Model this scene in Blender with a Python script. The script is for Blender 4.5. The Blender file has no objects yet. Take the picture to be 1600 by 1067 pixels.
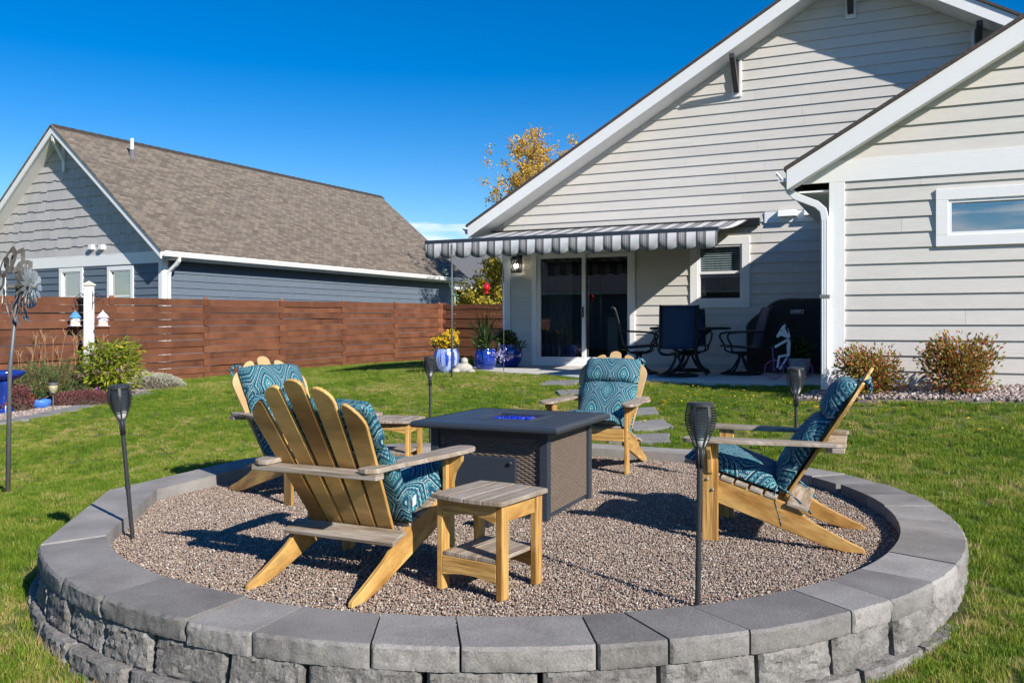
import bpy, bmesh, math, random
import numpy as np
from mathutils import Vector, Matrix, noise as mnoise
random.seed(7); rng = np.random.default_rng(11)
R = math.radians
SC = bpy.context.scene
COL = SC.collection
# ------------------------------------------------------------------ camera, sky, sun, exposure
F = 1340.0; HZ = 510.0; CZ = 1.25            # focal length in photo pixels, horizon row, eye height above the gravel
cd = bpy.data.cameras.new('camera'); cam = bpy.data.objects.new('camera', cd); COL.objects.link(cam)
cam.location = (0, 0, CZ); cam.rotation_euler = (R(90), 0, 0)
cd.sensor_width = 36; cd.lens = F/1600*36; cd.shift_y = -(533.5-HZ)/1600; cd.clip_start = .05; cd.clip_end = 3000
SC.camera = cam
SUN_EL = R(31); SUN_H = Vector((.63, -.776)).normalized()
w = bpy.data.worlds.new('World'); SC.world = w; w.use_nodes = True
nt = w.node_tree; nt.nodes.clear()
def N(nt, t, **kw):
    n = nt.nodes.new(t)
    for k, v in kw.items():
        if k.startswith('i_'):
            key = k[2:]; key = int(key) if key.isdigit() else key.replace('_', ' ')
            n.inputs[key].default_value = v
        else: setattr(n, k, v)
    return n
def L(nt, a, b): nt.links.new(a, b)
sky = N(nt, 'ShaderNodeTexSky', sky_type='NISHITA', sun_disc=False, sun_elevation=SUN_EL,
        sun_rotation=math.atan2(SUN_H.x, SUN_H.y), altitude=900, air_density=1.0, dust_density=0.1, ozone_density=1.5)
hs = N(nt, 'ShaderNodeHueSaturation', i_Saturation=1.60, i_Value=.94, i_Hue=.510)
L(nt, sky.outputs[0], hs.inputs['Color'])
tc = N(nt, 'ShaderNodeTexCoord'); mp = N(nt, 'ShaderNodeMapping'); mp.inputs['Scale'].default_value = (6, 6, 26)
L(nt, tc.outputs['Generated'], mp.inputs[0])
nz = N(nt, 'ShaderNodeTexNoise', i_Scale=1.0, i_Detail=5.0, i_Roughness=.55); L(nt, mp.outputs[0], nz.inputs['Vector'])
sx = N(nt, 'ShaderNodeSeparateXYZ'); L(nt, tc.outputs['Generated'], sx.inputs[0])
band = N(nt, 'ShaderNodeMapRange', i_1=.117, i_2=.14, i_3=.25, i_4=-.4); L(nt, sx.outputs[2], band.inputs[0])
ad = N(nt, 'ShaderNodeMath', operation='ADD'); L(nt, nz.outputs[0], ad.inputs[0]); L(nt, band.outputs[0], ad.inputs[1])
cr = N(nt, 'ShaderNodeMapRange', i_1=.68, i_2=.80, i_3=0.0, i_4=.7); L(nt, ad.outputs[0], cr.inputs[0])
mx = N(nt, 'ShaderNodeMixRGB'); L(nt, cr.outputs[0], mx.inputs[0]); L(nt, hs.outputs[0], mx.inputs[1]); mx.inputs[2].default_value = (7.2, 7.6, 8.2, 1)
bg = N(nt, 'ShaderNodeBackground', i_Strength=.105); L(nt, mx.outputs[0], bg.inputs[0])
wo = N(nt, 'ShaderNodeOutputWorld'); L(nt, bg.outputs[0], wo.inputs[0])
sd = bpy.data.lights.new('sun', 'SUN'); sd.energy = 5.0; sd.angle = R(.53); sd.color = (1, .945, .86)
sun = bpy.data.objects.new('sun', sd); COL.objects.link(sun)
SDIR = Vector((SUN_H.x*math.cos(SUN_EL), SUN_H.y*math.cos(SUN_EL), math.sin(SUN_EL)))
sun.rotation_euler = SDIR.to_track_quat('Z', 'Y').to_euler(); sun.location = SDIR*60
vs = SC.view_settings; vs.view_transform = 'Standard'; vs.look = 'None'; vs.gamma = 1; vs.exposure = 0.5; vs.use_curve_mapping = False
SC.cycles.use_denoising = True; SC.cycles.max_bounces = 6; SC.cycles.transparent_max_bounces = 12
SC.cycles.use_adaptive_sampling = True; SC.cycles.adaptive_threshold = .02; SC.cycles.caustics_reflective = False; SC.cycles.caustics_refractive = False

# ------------------------------------------------------------------ materials
def new_mat(name):
    m = bpy.data.materials.new(name); m.use_nodes = True
    nt = m.node_tree; b = nt.nodes['Principled BSDF']; return m, nt, b
def mat(name, c1, c2=None, rough=.6, scale=12, stretch=None, uv=False, bump=.0, bscale=None, metallic=0, spec=.4, rnd=.0, contrast=(.3, .7), detail=6, coat=0, transl=0, bstretch=None, bdist=.01, speck=0, sscale=150, sstretch=(1, 1, 1)):
    m, nt, b = new_mat(name)
    c2 = c2 or c1
    t = N(nt, 'ShaderNodeTexCoord'); oi = N(nt, 'ShaderNodeObjectInfo')
    off = N(nt, 'ShaderNodeMath', operation='MULTIPLY'); L(nt, oi.outputs['Random'], off.inputs[0]); off.inputs[1].default_value = 37.0
    ax = N(nt, 'ShaderNodeVectorMath', operation='ADD'); L(nt, t.outputs['UV' if uv else 'Object'], ax.inputs[0]); L(nt, off.outputs[0], ax.inputs[1])
    mpn = N(nt, 'ShaderNodeMapping'); mpn.inputs['Scale'].default_value = stretch or (1, 1, 1); L(nt, ax.outputs[0], mpn.inputs[0])
    n1 = N(nt, 'ShaderNodeTexNoise', i_Scale=scale, i_Detail=detail, i_Roughness=.6); L(nt, mpn.outputs[0], n1.inputs['Vector'])
    mr = N(nt, 'ShaderNodeMapRange', i_1=contrast[0], i_2=contrast[1]); L(nt, n1.outputs[0], mr.inputs[0])
    mix = N(nt, 'ShaderNodeMixRGB'); L(nt, mr.outputs[0], mix.inputs[0]); mix.inputs[1].default_value = (*c1, 1); mix.inputs[2].default_value = (*c2, 1)
    out = mix.outputs[0]
    if rnd:
        v = N(nt, 'ShaderNodeMapRange', i_1=0., i_2=1., i_3=1-rnd, i_4=1+rnd); L(nt, oi.outputs['Random'], v.inputs[0])
        h = N(nt, 'ShaderNodeHueSaturation'); L(nt, v.outputs[0], h.inputs['Value']); L(nt, out, h.inputs['Color']); out = h.outputs[0]
    if speck:
        ms_ = N(nt, 'ShaderNodeMapping'); ms_.inputs['Scale'].default_value = sstretch; L(nt, ax.outputs[0], ms_.inputs[0])
        n4 = N(nt, 'ShaderNodeTexNoise', i_Scale=sscale, i_Detail=3.0, i_Roughness=.7); L(nt, ms_.outputs[0], n4.inputs['Vector'])
        v2 = N(nt, 'ShaderNodeMapRange', i_1=.3, i_2=.7, i_3=1-speck, i_4=1+speck*.7); L(nt, n4.outputs[0], v2.inputs[0])
        h2 = N(nt, 'ShaderNodeHueSaturation'); L(nt, v2.outputs[0], h2.inputs['Value']); L(nt, out, h2.inputs['Color']); out = h2.outputs[0]
    L(nt, out, b.inputs['Base Color'])
    b.inputs['Roughness'].default_value = rough; b.inputs['Metallic'].default_value = metallic; b.inputs['Specular IOR Level'].default_value = spec
    b.inputs['Coat Weight'].default_value = coat
    if bump:
        mb = N(nt, 'ShaderNodeMapping'); mb.inputs['Scale'].default_value = bstretch or stretch or (1, 1, 1); L(nt, ax.outputs[0], mb.inputs[0])
        n2 = N(nt, 'ShaderNodeTexNoise', i_Scale=bscale or scale*2, i_Detail=6.0, i_Roughness=.65); L(nt, mb.outputs[0], n2.inputs['Vector'])
        bp = N(nt, 'ShaderNodeBump', i_Strength=bump, i_Distance=bdist); L(nt, n2.outputs[0], bp.inputs['Height']); L(nt, bp.outputs[0], b.inputs['Normal'])
    if transl:
        tr = N(nt, 'ShaderNodeBsdfTranslucent'); L(nt, out, tr.inputs[0]); ms = N(nt, 'ShaderNodeMixShader', i_0=transl)
        L(nt, b.outputs[0], ms.inputs[1]); L(nt, tr.outputs[0], ms.inputs[2]); L(nt, ms.outputs[0], nt.nodes['Material Output'].inputs[0])
    return m
def ramp_mat(name, stops, rough=.7, const=False, per_object=True, transl=0, spec=.3, noise_scale=0, wnoise=0, bump=0, bscale=60):
    """colour picked by the instance's random number, optionally shifted by world-space noise"""
    m, nt, b = new_mat(name)
    oi = N(nt, 'ShaderNodeObjectInfo'); src = oi.outputs['Random']
    if not per_object:
        ge = N(nt, 'ShaderNodeNewGeometry'); src = ge.outputs['Random Per Island']
    if wnoise:
        ge = N(nt, 'ShaderNodeNewGeometry'); n1 = N(nt, 'ShaderNodeTexNoise', i_Scale=noise_scale, i_Detail=4.0); L(nt, ge.outputs['Position'], n1.inputs['Vector'])
        mr = N(nt, 'ShaderNodeMapRange', i_1=.3, i_2=.7, i_3=-wnoise, i_4=wnoise); L(nt, n1.outputs[0], mr.inputs[0])
        a = N(nt, 'ShaderNodeMath', operation='ADD', use_clamp=True); L(nt, src, a.inputs[0]); L(nt, mr.outputs[0], a.inputs[1]); src = a.outputs[0]
    r = N(nt, 'ShaderNodeValToRGB'); r.color_ramp.interpolation = 'CONSTANT' if const else 'LINEAR'
    e = r.color_ramp.elements
    while len(e) < len(stops): e.new(.5)
    for el, (p, c) in zip(e, stops): el.position = p; el.color = (*c, 1)
    L(nt, src, r.inputs[0]); L(nt, r.outputs[0], b.inputs['Base Color'])
    b.inputs['Roughness'].default_value = rough; b.inputs['Specular IOR Level'].default_value = spec
    if bump:
        tcn = N(nt, 'ShaderNodeTexCoord'); n2 = N(nt, 'ShaderNodeTexNoise', i_Scale=bscale, i_Detail=5.0); L(nt, tcn.outputs['Object'], n2.inputs['Vector'])
        bp = N(nt, 'ShaderNodeBump', i_Strength=bump, i_Distance=.01); L(nt, n2.outputs[0], bp.inputs['Height']); L(nt, bp.outputs[0], b.inputs['Normal'])
    if transl:
        tr = N(nt, 'ShaderNodeBsdfTranslucent'); L(nt, r.outputs[0], tr.inputs[0]); ms = N(nt, 'ShaderNodeMixShader', i_0=transl)
        L(nt, b.outputs[0], ms.inputs[1]); L(nt, tr.outputs[0], ms.inputs[2]); L(nt, ms.outputs[0], nt.nodes['Material Output'].inputs[0])
    return m
def glass_mat(name, refl=.12, tint=(.75, .8, .82)):
    m, nt, b = new_mat(name); nt.nodes.remove(b)
    lw0 = N(nt, 'ShaderNodeLayerWeight', i_Blend=.5); lw = N(nt, 'ShaderNodeMath', operation='POWER'); L(nt, lw0.outputs['Facing'], lw.inputs[0]); lw.inputs[1].default_value = 5.0; ad = N(nt, 'ShaderNodeMath', operation='ADD', use_clamp=True); L(nt, lw.outputs[0], ad.inputs[0]); ad.inputs[1].default_value = refl
    tr = N(nt, 'ShaderNodeBsdfTransparent'); tr.inputs[0].default_value = (*tint, 1); gl = N(nt, 'ShaderNodeBsdfGlossy', i_Roughness=.01)
    ms = N(nt, 'ShaderNodeMixShader'); L(nt, ad.outputs[0], ms.inputs[0]); L(nt, tr.outputs[0], ms.inputs[1]); L(nt, gl.outputs[0], ms.inputs[2])
    L(nt, ms.outputs[0], nt.nodes['Material Output'].inputs[0]); return m
def emit_mat(name, c, s):
    m, nt, b = new_mat(name); b.inputs['Base Color'].default_value = (*c, 1); b.inputs['Emission Color'].default_value = (*c, 1); b.inputs['Emission Strength'].default_value = s; return m

WH = (.80, .80, .79)
M = {}
M['siding'] = mat('siding_paint', (.59, .56, .515), (.64, .61, .565), rough=.55, scale=3, uv=True, stretch=(1.5, 30, 1), bump=.35, bscale=2.2, bstretch=(2, 26, 1), rnd=.035, bdist=.006, speck=.05, sscale=1.5, sstretch=(1, 3, 1))
M['white'] = mat('white_paint', (.78, .78, .77), (.83, .83, .82), rough=.5, scale=4, uv=True, stretch=(2, 18, 1), bump=.3, bscale=3, bdist=.005)
M['vinyl'] = mat('white_vinyl', (.80, .80, .80), rough=.35)
M['gutter'] = mat('white_gutter', (.78, .79, .79), rough=.3, spec=.5)
M['roof_dark'] = mat('dark_brown_shingle', (.045, .036, .034), (.10, .08, .072), rough=.9, scale=30, bump=.5)
M['bluegrey'] = mat('blue_grey_siding', (.105, .135, .175), (.125, .155, .195), rough=.6, scale=3, uv=True, stretch=(1.5, 30, 1), bump=.25, bscale=2.2, bstretch=(2, 26, 1), rnd=.05, bdist=.006)
M['shake'] = mat('grey_shake_siding', (.42, .40, .395), (.50, .48, .47), rough=.7, scale=3, uv=True, stretch=(40, 2, 1), bump=.3, bscale=3, bstretch=(30, 1.5, 1), rnd=.07)
M['dark_metal'] = mat('dark_bracket_paint', (.05, .045, .045), (.065, .06, .058), rough=.45)
M['concrete'] = mat('patio_concrete', (.50, .48, .45), (.58, .56, .53), rough=.85, scale=5, bump=.15, bscale=60)
M['fence'] = mat('red_brown_stained_board', (.085, .032, .017), (.20, .080, .041), rough=.6, scale=2.0, uv=True, stretch=(.9, 16, 1), bump=.25, bscale=2, bstretch=(2, 40, 1), rnd=.15, contrast=(.28, .72), spec=.3)
M['fence_post'] = mat('orange_brown_post', (.24, .085, .038), (.32, .12, .055), rough=.6, scale=3, uv=True, stretch=(1, 20, 1), rnd=.1)
M['honey'] = mat('honey_stained_wood', (.31, .145, .033), (.68, .42, .14), rough=.4, scale=2.2, uv=True, stretch=(1.1, 19, 1), bump=.2, bscale=3, bstretch=(2, 50, 1), rnd=.12, speck=.30, sscale=2.5, sstretch=(3, 75, 1), contrast=(.36, .64), spec=.45)
M['honey_pale'] = mat('pale_slat_wood', (.42, .26, .115), (.60, .42, .21), rough=.5, scale=2.6, uv=True, stretch=(1.3, 24, 1), bump=.12, bscale=3, bstretch=(2, 50, 1), rnd=.07)
M['weathered'] = mat('weathered_grey_wood', (.215, .15, .085), (.39, .335, .28), rough=.7, scale=2.2, uv=True, stretch=(1.2, 20, 1), speck=.30, sscale=2.5, sstretch=(3, 75, 1), contrast=(.34, .6), bump=.3, bscale=3, bstretch=(2, 55, 1), rnd=.08)
M['cap'] = mat('cast_concrete_cap', (.172, .160, .150), (.295, .278, .262), rough=.95, scale=2.5, bump=.7, bscale=90, rnd=.30, bdist=.005, contrast=(.3, .7), speck=.28, sscale=130, spec=.2)
M['block'] = mat('split_face_block', (.16, .148, .138), (.32, .302, .284), rough=.95, scale=12, bump=1.0, bscale=55, rnd=.15, bdist=.014, contrast=(.3, .7), speck=.3, sscale=90, spec=.2)
M['paver'] = mat('grey_paver', (.17, .165, .16), (.24, .235, .23), rough=.9, scale=8, bump=.3, bscale=90, rnd=.1)
M['slate'] = mat('slate_blue_powder_coat', (.030, .038, .052), (.036, .045, .060), rough=.38, spec=.5, scale=60, bump=.06, bscale=300)
M['wicker'] = mat('brown_grey_wicker', (.115, .088, .068), (.175, .135, .105), rough=.55, scale=60, spec=.4)
M['black'] = mat('black_plastic', (.028, .03, .033), (.036, .038, .042), rough=.42, spec=.45, scale=40)
M['diffuser'] = mat('milky_diffuser', (.62, .62, .60), rough=.4)
M['black_metal'] = mat('black_powder_coat', (.012, .012, .013), (.018, .017, .017), rough=.4)
M['navy_sling'] = mat('navy_sling_fabric', (.010, .035, .095), (.014, .046, .12), rough=.55, scale=200, bump=.1, bscale=500)
M['cover'] = mat('black_grill_cover', (.007, .007, .008), (.013, .013, .014), rough=.6, scale=6, bump=.4, bscale=5, bdist=.03)
M['bluepot'] = mat('cobalt_glaze', (.006, .02, .19), (.012, .05, .34), rough=.12, scale=5, stretch=(1, 1, .2), spec=.6, coat=.5)
M['bluepot_streak'] = mat('streaked_blue_glaze', (.012, .05, .40), (.42, .52, .78), rough=.14, scale=9, stretch=(1.6, 1.6, .12), spec=.6, coat=.5, contrast=(.45, .62))
M['blue_small'] = mat('bright_blue_glaze', (.03, .13, .56), (.10, .26, .70), rough=.2, scale=8, coat=.3)
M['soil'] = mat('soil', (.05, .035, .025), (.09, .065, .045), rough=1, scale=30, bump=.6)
M['dry_earth'] = mat('bare_straw_patch', (.40, .27, .12), (.55, .40, .20), rough=1, scale=30, bump=.8)
M['stone_statue'] = mat('pale_cast_stone', (.34, .31, .27), (.50, .47, .42), rough=.9, scale=20, bump=.4)
M['galv'] = mat('pewter_metal', (.17, .158, .148), (.30, .285, .265), rough=.45, metallic=.45, scale=10)
M['galv_pale'] = mat('pale_blue_metal', (.40, .46, .50), (.60, .66, .70), rough=.32, metallic=.6, scale=8)
M['pole'] = mat('grey_pole', (.11, .115, .12), (.15, .15, .155), rough=.5, metallic=.3)
M['rod'] = mat('black_iron_rod', (.04, .04, .042), rough=.5, metallic=.4)
M['bark'] = mat('pale_bark', (.20, .18, .15), (.32, .30, .26), rough=.95, scale=14, bump=.4)
M['twig'] = mat('brown_twig', (.10, .06, .035), (.16, .10, .06), rough=.9, scale=14)
M['drystem'] = mat('dry_straw_stem', (.42, .25, .12), (.55, .37, .2), rough=.9, scale=14)
M['curtain'] = mat('dark_curtain', (.10, .11, .13), (.14, .15, .17), rough=.9, scale=5)
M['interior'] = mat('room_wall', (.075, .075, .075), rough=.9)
M['blind'] = mat('window_blind', (.80, .82, .79), rough=.6)
M['red'] = mat('red_glass', (.5, .008, .012), rough=.1, spec=.6, coat=.5)
M['pink'] = mat('pink_wheel_paint', (.52, .10, .27), rough=.4)
M['purple'] = mat('purple_paint', (.22, .10, .42), rough=.4)
M['dogwhite'] = mat('white_enamel', (.72, .75, .80), rough=.35)
M['teal'] = mat('teal_glaze', (.02, .27, .34), (.03, .32, .40), rough=.25)
M['glass_dark'] = glass_mat('door_glass', .10)
M['glass_low'] = glass_mat('coated_window_glass', .36)
M['bulb'] = emit_mat('lit_bulb', (1, .9, .72), 14)
M['mosaic'] = ramp_mat('mosaic', [(0, (.75, .74, .7)), (.55, (.8, .78, .74)), (.62, (.5, .1, .12)), (.72, (.75, .5, .1)), (.82, (.1, .25, .5)), (.92, (.45, .2, .5))], const=True, per_object=False)
M['roof_blue'] = mat('painted_blue_tin', (.05, .22, .50), (.12, .34, .62), rough=.4, scale=40)
M['roof_white'] = mat('painted_lilac_tin', (.55, .50, .68), (.75, .72, .78), rough=.4, scale=40)
M['cream'] = mat('cream_siding', (.58, .46, .25), rough=.8)
M['greyroof'] = mat('slate_grey_shingle', (.10, .10, .105), (.15, .15, .155), rough=.9, scale=8, bump=.3)
def leafm(name, stops, transl=.35, wn=.0): return ramp_mat(name, stops, rough=.5, per_object=False, transl=transl, spec=.35, noise_scale=2.5, wnoise=wn)
M['grass'] = ramp_mat('grass_blade', [(0, (.10, .19, .014)), (.35, (.165, .265, .02)), (.7, (.245, .32, .034)), (.9, (.35, .35, .07)), (1, (.48, .40, .15))], rough=.5, per_object=True, transl=.35, spec=.3, noise_scale=.75, wnoise=.34)
M['lawn'] = mat('turf_soil', (.07, .10, .014), (.13, .14, .03), rough=1, scale=20, bump=.6)
M['leaf_gold'] = leafm('golden_leaf', [(0, (.42, .25, .04)), (.4, (.76, .48, .05)), (.75, (.88, .64, .10)), (.9, (.70, .50, .24)), (1, (.35, .32, .08))], .45)
M['leaf_yellowgreen'] = leafm('yellow_green_leaf', [(0, (.20, .22, .03)), (.4, (.42, .38, .045)), (.8, (.65, .50, .06)), (1, (.75, .55, .07))], .4)
M['leaf_phlox'] = leafm('phlox_leaf', [(0, (.10, .17, .015)), (.5, (.22, .29, .025)), (.85, (.38, .40, .04)), (1, (.52, .45, .06))], .35)
M['leaf_shrub'] = leafm('shrub_leaf', [(0, (.09, .13, .02)), (.35, (.24, .22, .03)), (.58, (.40, .22, .045)), (.8, (.44, .14, .045)), (1, (.34, .08, .045))], .3)
M['leaf_pine'] = leafm('pine_needle', [(0, (.06, .11, .03)), (.6, (.12, .17, .05)), (1, (.22, .25, .09))], .2)
M['leaf_sedum'] = leafm('maroon_leaf', [(0, (.11, .035, .04)), (.6, (.20, .075, .075)), (1, (.28, .13, .11))], .2)
M['leaf_silver'] = leafm('silver_leaf', [(0, (.36, .35, .26)), (.6, (.52, .50, .40)), (1, (.62, .60, .5))], .25)
M['leaf_dark'] = leafm('dark_green_leaf', [(0, (.02, .045, .012)), (.6, (.04, .08, .02)), (1, (.09, .13, .03))], .25)
M['petal_yellow'] = leafm('yellow_petal', [(0, (.70, .36, .01)), (.5, (.85, .58, .02)), (1, (.9, .7, .05))], .3)
M['petal_purple'] = leafm('magenta_petal', [(0, (.38, .08, .36)), (1, (.62, .22, .60))], .3)
M['petal_faded'] = leafm('faded_flower', [(0, (.26, .13, .10)), (.6, (.38, .24, .17)), (1, (.45, .28, .30))], .2)
M['petal_lilac'] = leafm('lilac_petal', [(0, (.42, .38, .68)), (1, (.62, .58, .8))], .3)
M['petal_red'] = leafm('red_petal', [(0, (.5, .01, .012)), (1, (.75, .03, .02))], .2)
M['pebble'] = ramp_mat('pea_gravel', [(0, (0.140, 0.103, 0.084)), (.12, (0.309, 0.221, 0.179)), (.25, (0.206, 0.163, 0.143)), (.37, (0.374, 0.303, 0.236)), (.5, (0.253, 0.163, 0.134)), (.62, (0.383, 0.261, 0.170)), (.73, (0.225, 0.212, 0.183)), (.83, (0.421, 0.338, 0.276)), (.92, (0.459, 0.393, 0.322)), (1, (0.636, 0.569, 0.500))], rough=.6, spec=.4)
M['gravel'] = mat('gravel_bed', (.13, .10, .09), (.26, .21, .18), rough=1, scale=70, bump=.6)
M['river'] = ramp_mat('pink_grey_rock', [(0, (.18, .13, .115)), (.3, (.33, .25, .225)), (.6, (.26, .22, .20)), (.85, (.42, .35, .31)), (1, (.52, .46, .42))], rough=.8)
M['bluebead'] = ramp_mat('cobalt_fire_glass', [(0, (.004, .012, .16)), (.6, (.01, .03, .42)), (1, (.03, .08, .7))], rough=.08, spec=.8)
def shingle_mat():
    m, nt, b = new_mat('brown_grey_shingle')
    t = N(nt, 'ShaderNodeTexCoord')
    br = N(nt, 'ShaderNodeTexBrick', i_Scale=1.0, i_Mortar_Size=.006, i_Mortar_Smooth=.3, i_Brick_Width=.21, i_Row_Height=.115, offset=.37)
    br.inputs['Color1'].default_value = (.130, .106, .086, 1); br.inputs['Color2'].default_value = (.220, .184, .148, 1); br.inputs['Mortar'].default_value = (.055, .045, .038, 1)
    L(nt, t.outputs['UV'], br.inputs['Vector'])
    mp2 = N(nt, 'ShaderNodeMapping'); mp2.inputs['Scale'].default_value = (1.4, 5, 1); L(nt, t.outputs['UV'], mp2.inputs[0])
    n1 = N(nt, 'ShaderNodeTexNoise', i_Scale=1.6, i_Detail=6.0); L(nt, mp2.outputs[0], n1.inputs['Vector'])
    r = N(nt, 'ShaderNodeMapRange', i_1=.35, i_2=.65, i_3=.88, i_4=1.14); L(nt, n1.outputs[0], r.inputs[0])
    h = N(nt, 'ShaderNodeHueSaturation'); L(nt, br.outputs[0], h.inputs['Color']); L(nt, r.outputs[0], h.inputs['Value']); L(nt, h.outputs[0], b.inputs['Base Color'])
    n3 = N(nt, 'ShaderNodeTexNoise', i_Scale=90.0); L(nt, t.outputs['UV'], n3.inputs['Vector'])
    bp = N(nt, 'ShaderNodeBump', i_Strength=.6, i_Distance=.02); L(nt, br.outputs['Fac'], bp.inputs['Height']); bp.invert = True
    bp2 = N(nt, 'ShaderNodeBump', i_Strength=.3, i_Distance=.01); L(nt, n3.outputs[0], bp2.inputs['Height']); L(nt, bp.outputs[0], bp2.inputs['Normal']); L(nt, bp2.outputs[0], b.inputs['Normal'])
    b.inputs['Roughness'].default_value = .95; b.inputs['Specular IOR Level'].default_value = .2; return m
M['shingle'] = shingle_mat()
def awning_mat(name):
    m, nt, b = new_mat(name)
    t = N(nt, 'ShaderNodeTexCoord'); s = N(nt, 'ShaderNodeSeparateXYZ'); L(nt, t.outputs['UV'], s.inputs[0])
    md = N(nt, 'ShaderNodeMath', operation='MULTIPLY'); L(nt, s.outputs[0], md.inputs[0]); md.inputs[1].default_value = 1/.288
    fr = N(nt, 'ShaderNodeMath', operation='FRACT'); L(nt, md.outputs[0], fr.inputs[0])
    r = N(nt, 'ShaderNodeValToRGB'); r.color_ramp.interpolation = 'CONSTANT'; e = r.color_ramp.elements
    st = [(0, .58), (.40, .03), (.455, .20), (.50, .06), (.53, .34), (.585, .08), (.61, .36), (.70, .08), (.725, .34), (.78, .06), (.81, .20), (.86, .03), (.915, .58)]
    while len(e) < len(st): e.new(.5)
    for el, (p, v) in zip(e, st): el.position = p; el.color = (v, v, v*1.03, 1)
    L(nt, fr.outputs[0], r.inputs[0]); L(nt, r.outputs[0], b.inputs['Base Color']); b.inputs['Roughness'].default_value = .85
    tr = N(nt, 'ShaderNodeBsdfTranslucent'); L(nt, r.outputs[0], tr.inputs[0]); ms = N(nt, 'ShaderNodeMixShader', i_0=.12)
    L(nt, b.outputs[0], ms.inputs[1]); L(nt, tr.outputs[0], ms.inputs[2]); L(nt, ms.outputs[0], nt.nodes['Material Output'].inputs[0]); return m
M['awning'] = awning_mat('striped_awning_canvas')
def cushion_mat():
    m, nt, b = new_mat('teal_medallion_fabric')
    t = N(nt, 'ShaderNodeTexCoord'); s = N(nt, 'ShaderNodeSeparateXYZ'); L(nt, t.outputs['UV'], s.inputs[0])
    def mth(op, a, bb=None, c=None):
        n = N(nt, 'ShaderNodeMath', operation=op)
        for i, v in enumerate((a, bb, c)):
            if v is None: continue
            if isinstance(v, (int, float)): n.inputs[i].default_value = v
            else: L(nt, v, n.inputs[i])
        return n.outputs[0]
    u, v = s.outputs[0], s.outputs[1]
    W_, H_ = .25, .40
    cu = mth('COSINE', mth('MULTIPLY', u, 2*math.pi/W_)); cv = mth('COSINE', mth('MULTIPLY', v, 2*math.pi/H_))
    tri = lambda x, w_: mth('SUBTRACT', mth('MULTIPLY', mth('ABSOLUTE', mth('SUBTRACT', mth('FRACT', mth('MULTIPLY', x, 1/w_)), .5)), 4.0), 1.0)
    f = mth('ADD', mth('MULTIPLY', mth('ADD', cu, cv), .42), mth('MULTIPLY', mth('ADD', tri(u, W_), tri(v, H_)), .58))      # -2..2, medallions at both ends, diamonds between
    fn = mth('MULTIPLY_ADD', f, .25, .5)
    r = N(nt, 'ShaderNodeValToRGB'); r.color_ramp.interpolation = 'CONSTANT'; e = r.color_ramp.elements
    nav, mid, tea, aqu, pal = (.004, .020, .050), (.008, .052, .098), (.008, .105, .145), (.04, .24, .26), (.26, .40, .41)
    st = [(0, pal), (.02, nav), (.04, aqu), (.09, nav), (.125, tea), (.18, pal), (.20, nav), (.26, mid), (.32, aqu), (.345, nav), (.40, pal), (.42, mid), (.49, nav), (.53, pal), (.55, nav),
          (.58, tea), (.65, nav), (.69, pal), (.71, nav), (.74, mid), (.79, aqu), (.81, nav), (.845, tea), (.89, pal), (.905, nav), (.93, aqu), (.96, nav), (.98, pal)]
    while len(e) < len(st): e.new(.5)
    for el, (p, c) in zip(e, st): el.position = p; el.color = (*c, 1)
    L(nt, fn, r.inputs[0])
    # stitched dots and hatching in alternate bands
    k = mth('FRACT', mth('MULTIPLY', fn, 9.0)); line = mth('LESS_THAN', mth('ABSOLUTE', mth('SUBTRACT', k, .5)), .17)
    d = mth('MULTIPLY', mth('SINE', mth('MULTIPLY', u, 2*math.pi/.021)), mth('SINE', mth('MULTIPLY', v, 2*math.pi/.021)))
    dots = mth('MULTIPLY', line, mth('GREATER_THAN', mth('ABSOLUTE', d), .45))
    k2 = mth('FRACT', mth('MULTIPLY', fn, 5.0)); zig = mth('LESS_THAN', mth('ABSOLUTE', mth('SUBTRACT', k2, .5)), .2)
    d2 = mth('GREATER_THAN', mth('MULTIPLY', mth('SINE', mth('MULTIPLY', mth('ADD', u, v), 2*math.pi/.026)), mth('SINE', mth('MULTIPLY', mth('SUBTRACT', u, v), 2*math.pi/.026))), .2)
    zz = mth('MULTIPLY', zig, d2)
    m1 = N(nt, 'ShaderNodeMixRGB'); L(nt, mth('MULTIPLY', zz, .85), m1.inputs[0]); L(nt, r.outputs[0], m1.inputs[1]); m1.inputs[2].default_value = (.03, .22, .28, 1)
    m2 = N(nt, 'ShaderNodeMixRGB'); L(nt, mth('MULTIPLY', dots, .9), m2.inputs[0]); L(nt, m1.outputs[0], m2.inputs[1]); m2.inputs[2].default_value = (.24, .34, .36, 1)
    L(nt, m2.outputs[0], b.inputs['Base Color']); b.inputs['Roughness'].default_value = .8; b.inputs['Specular IOR Level'].default_value = .25
    n2 = N(nt, 'ShaderNodeTexNoise', i_Scale=14.0, i_Detail=4.0); L(nt, t.outputs['Object'], n2.inputs['Vector'])
    bp = N(nt, 'ShaderNodeBump', i_Strength=.45, i_Distance=.02); L(nt, n2.outputs[0], bp.inputs['Height']); L(nt, bp.outputs[0], b.inputs['Normal'])
    return m
M['cushion'] = cushion_mat()

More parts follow.
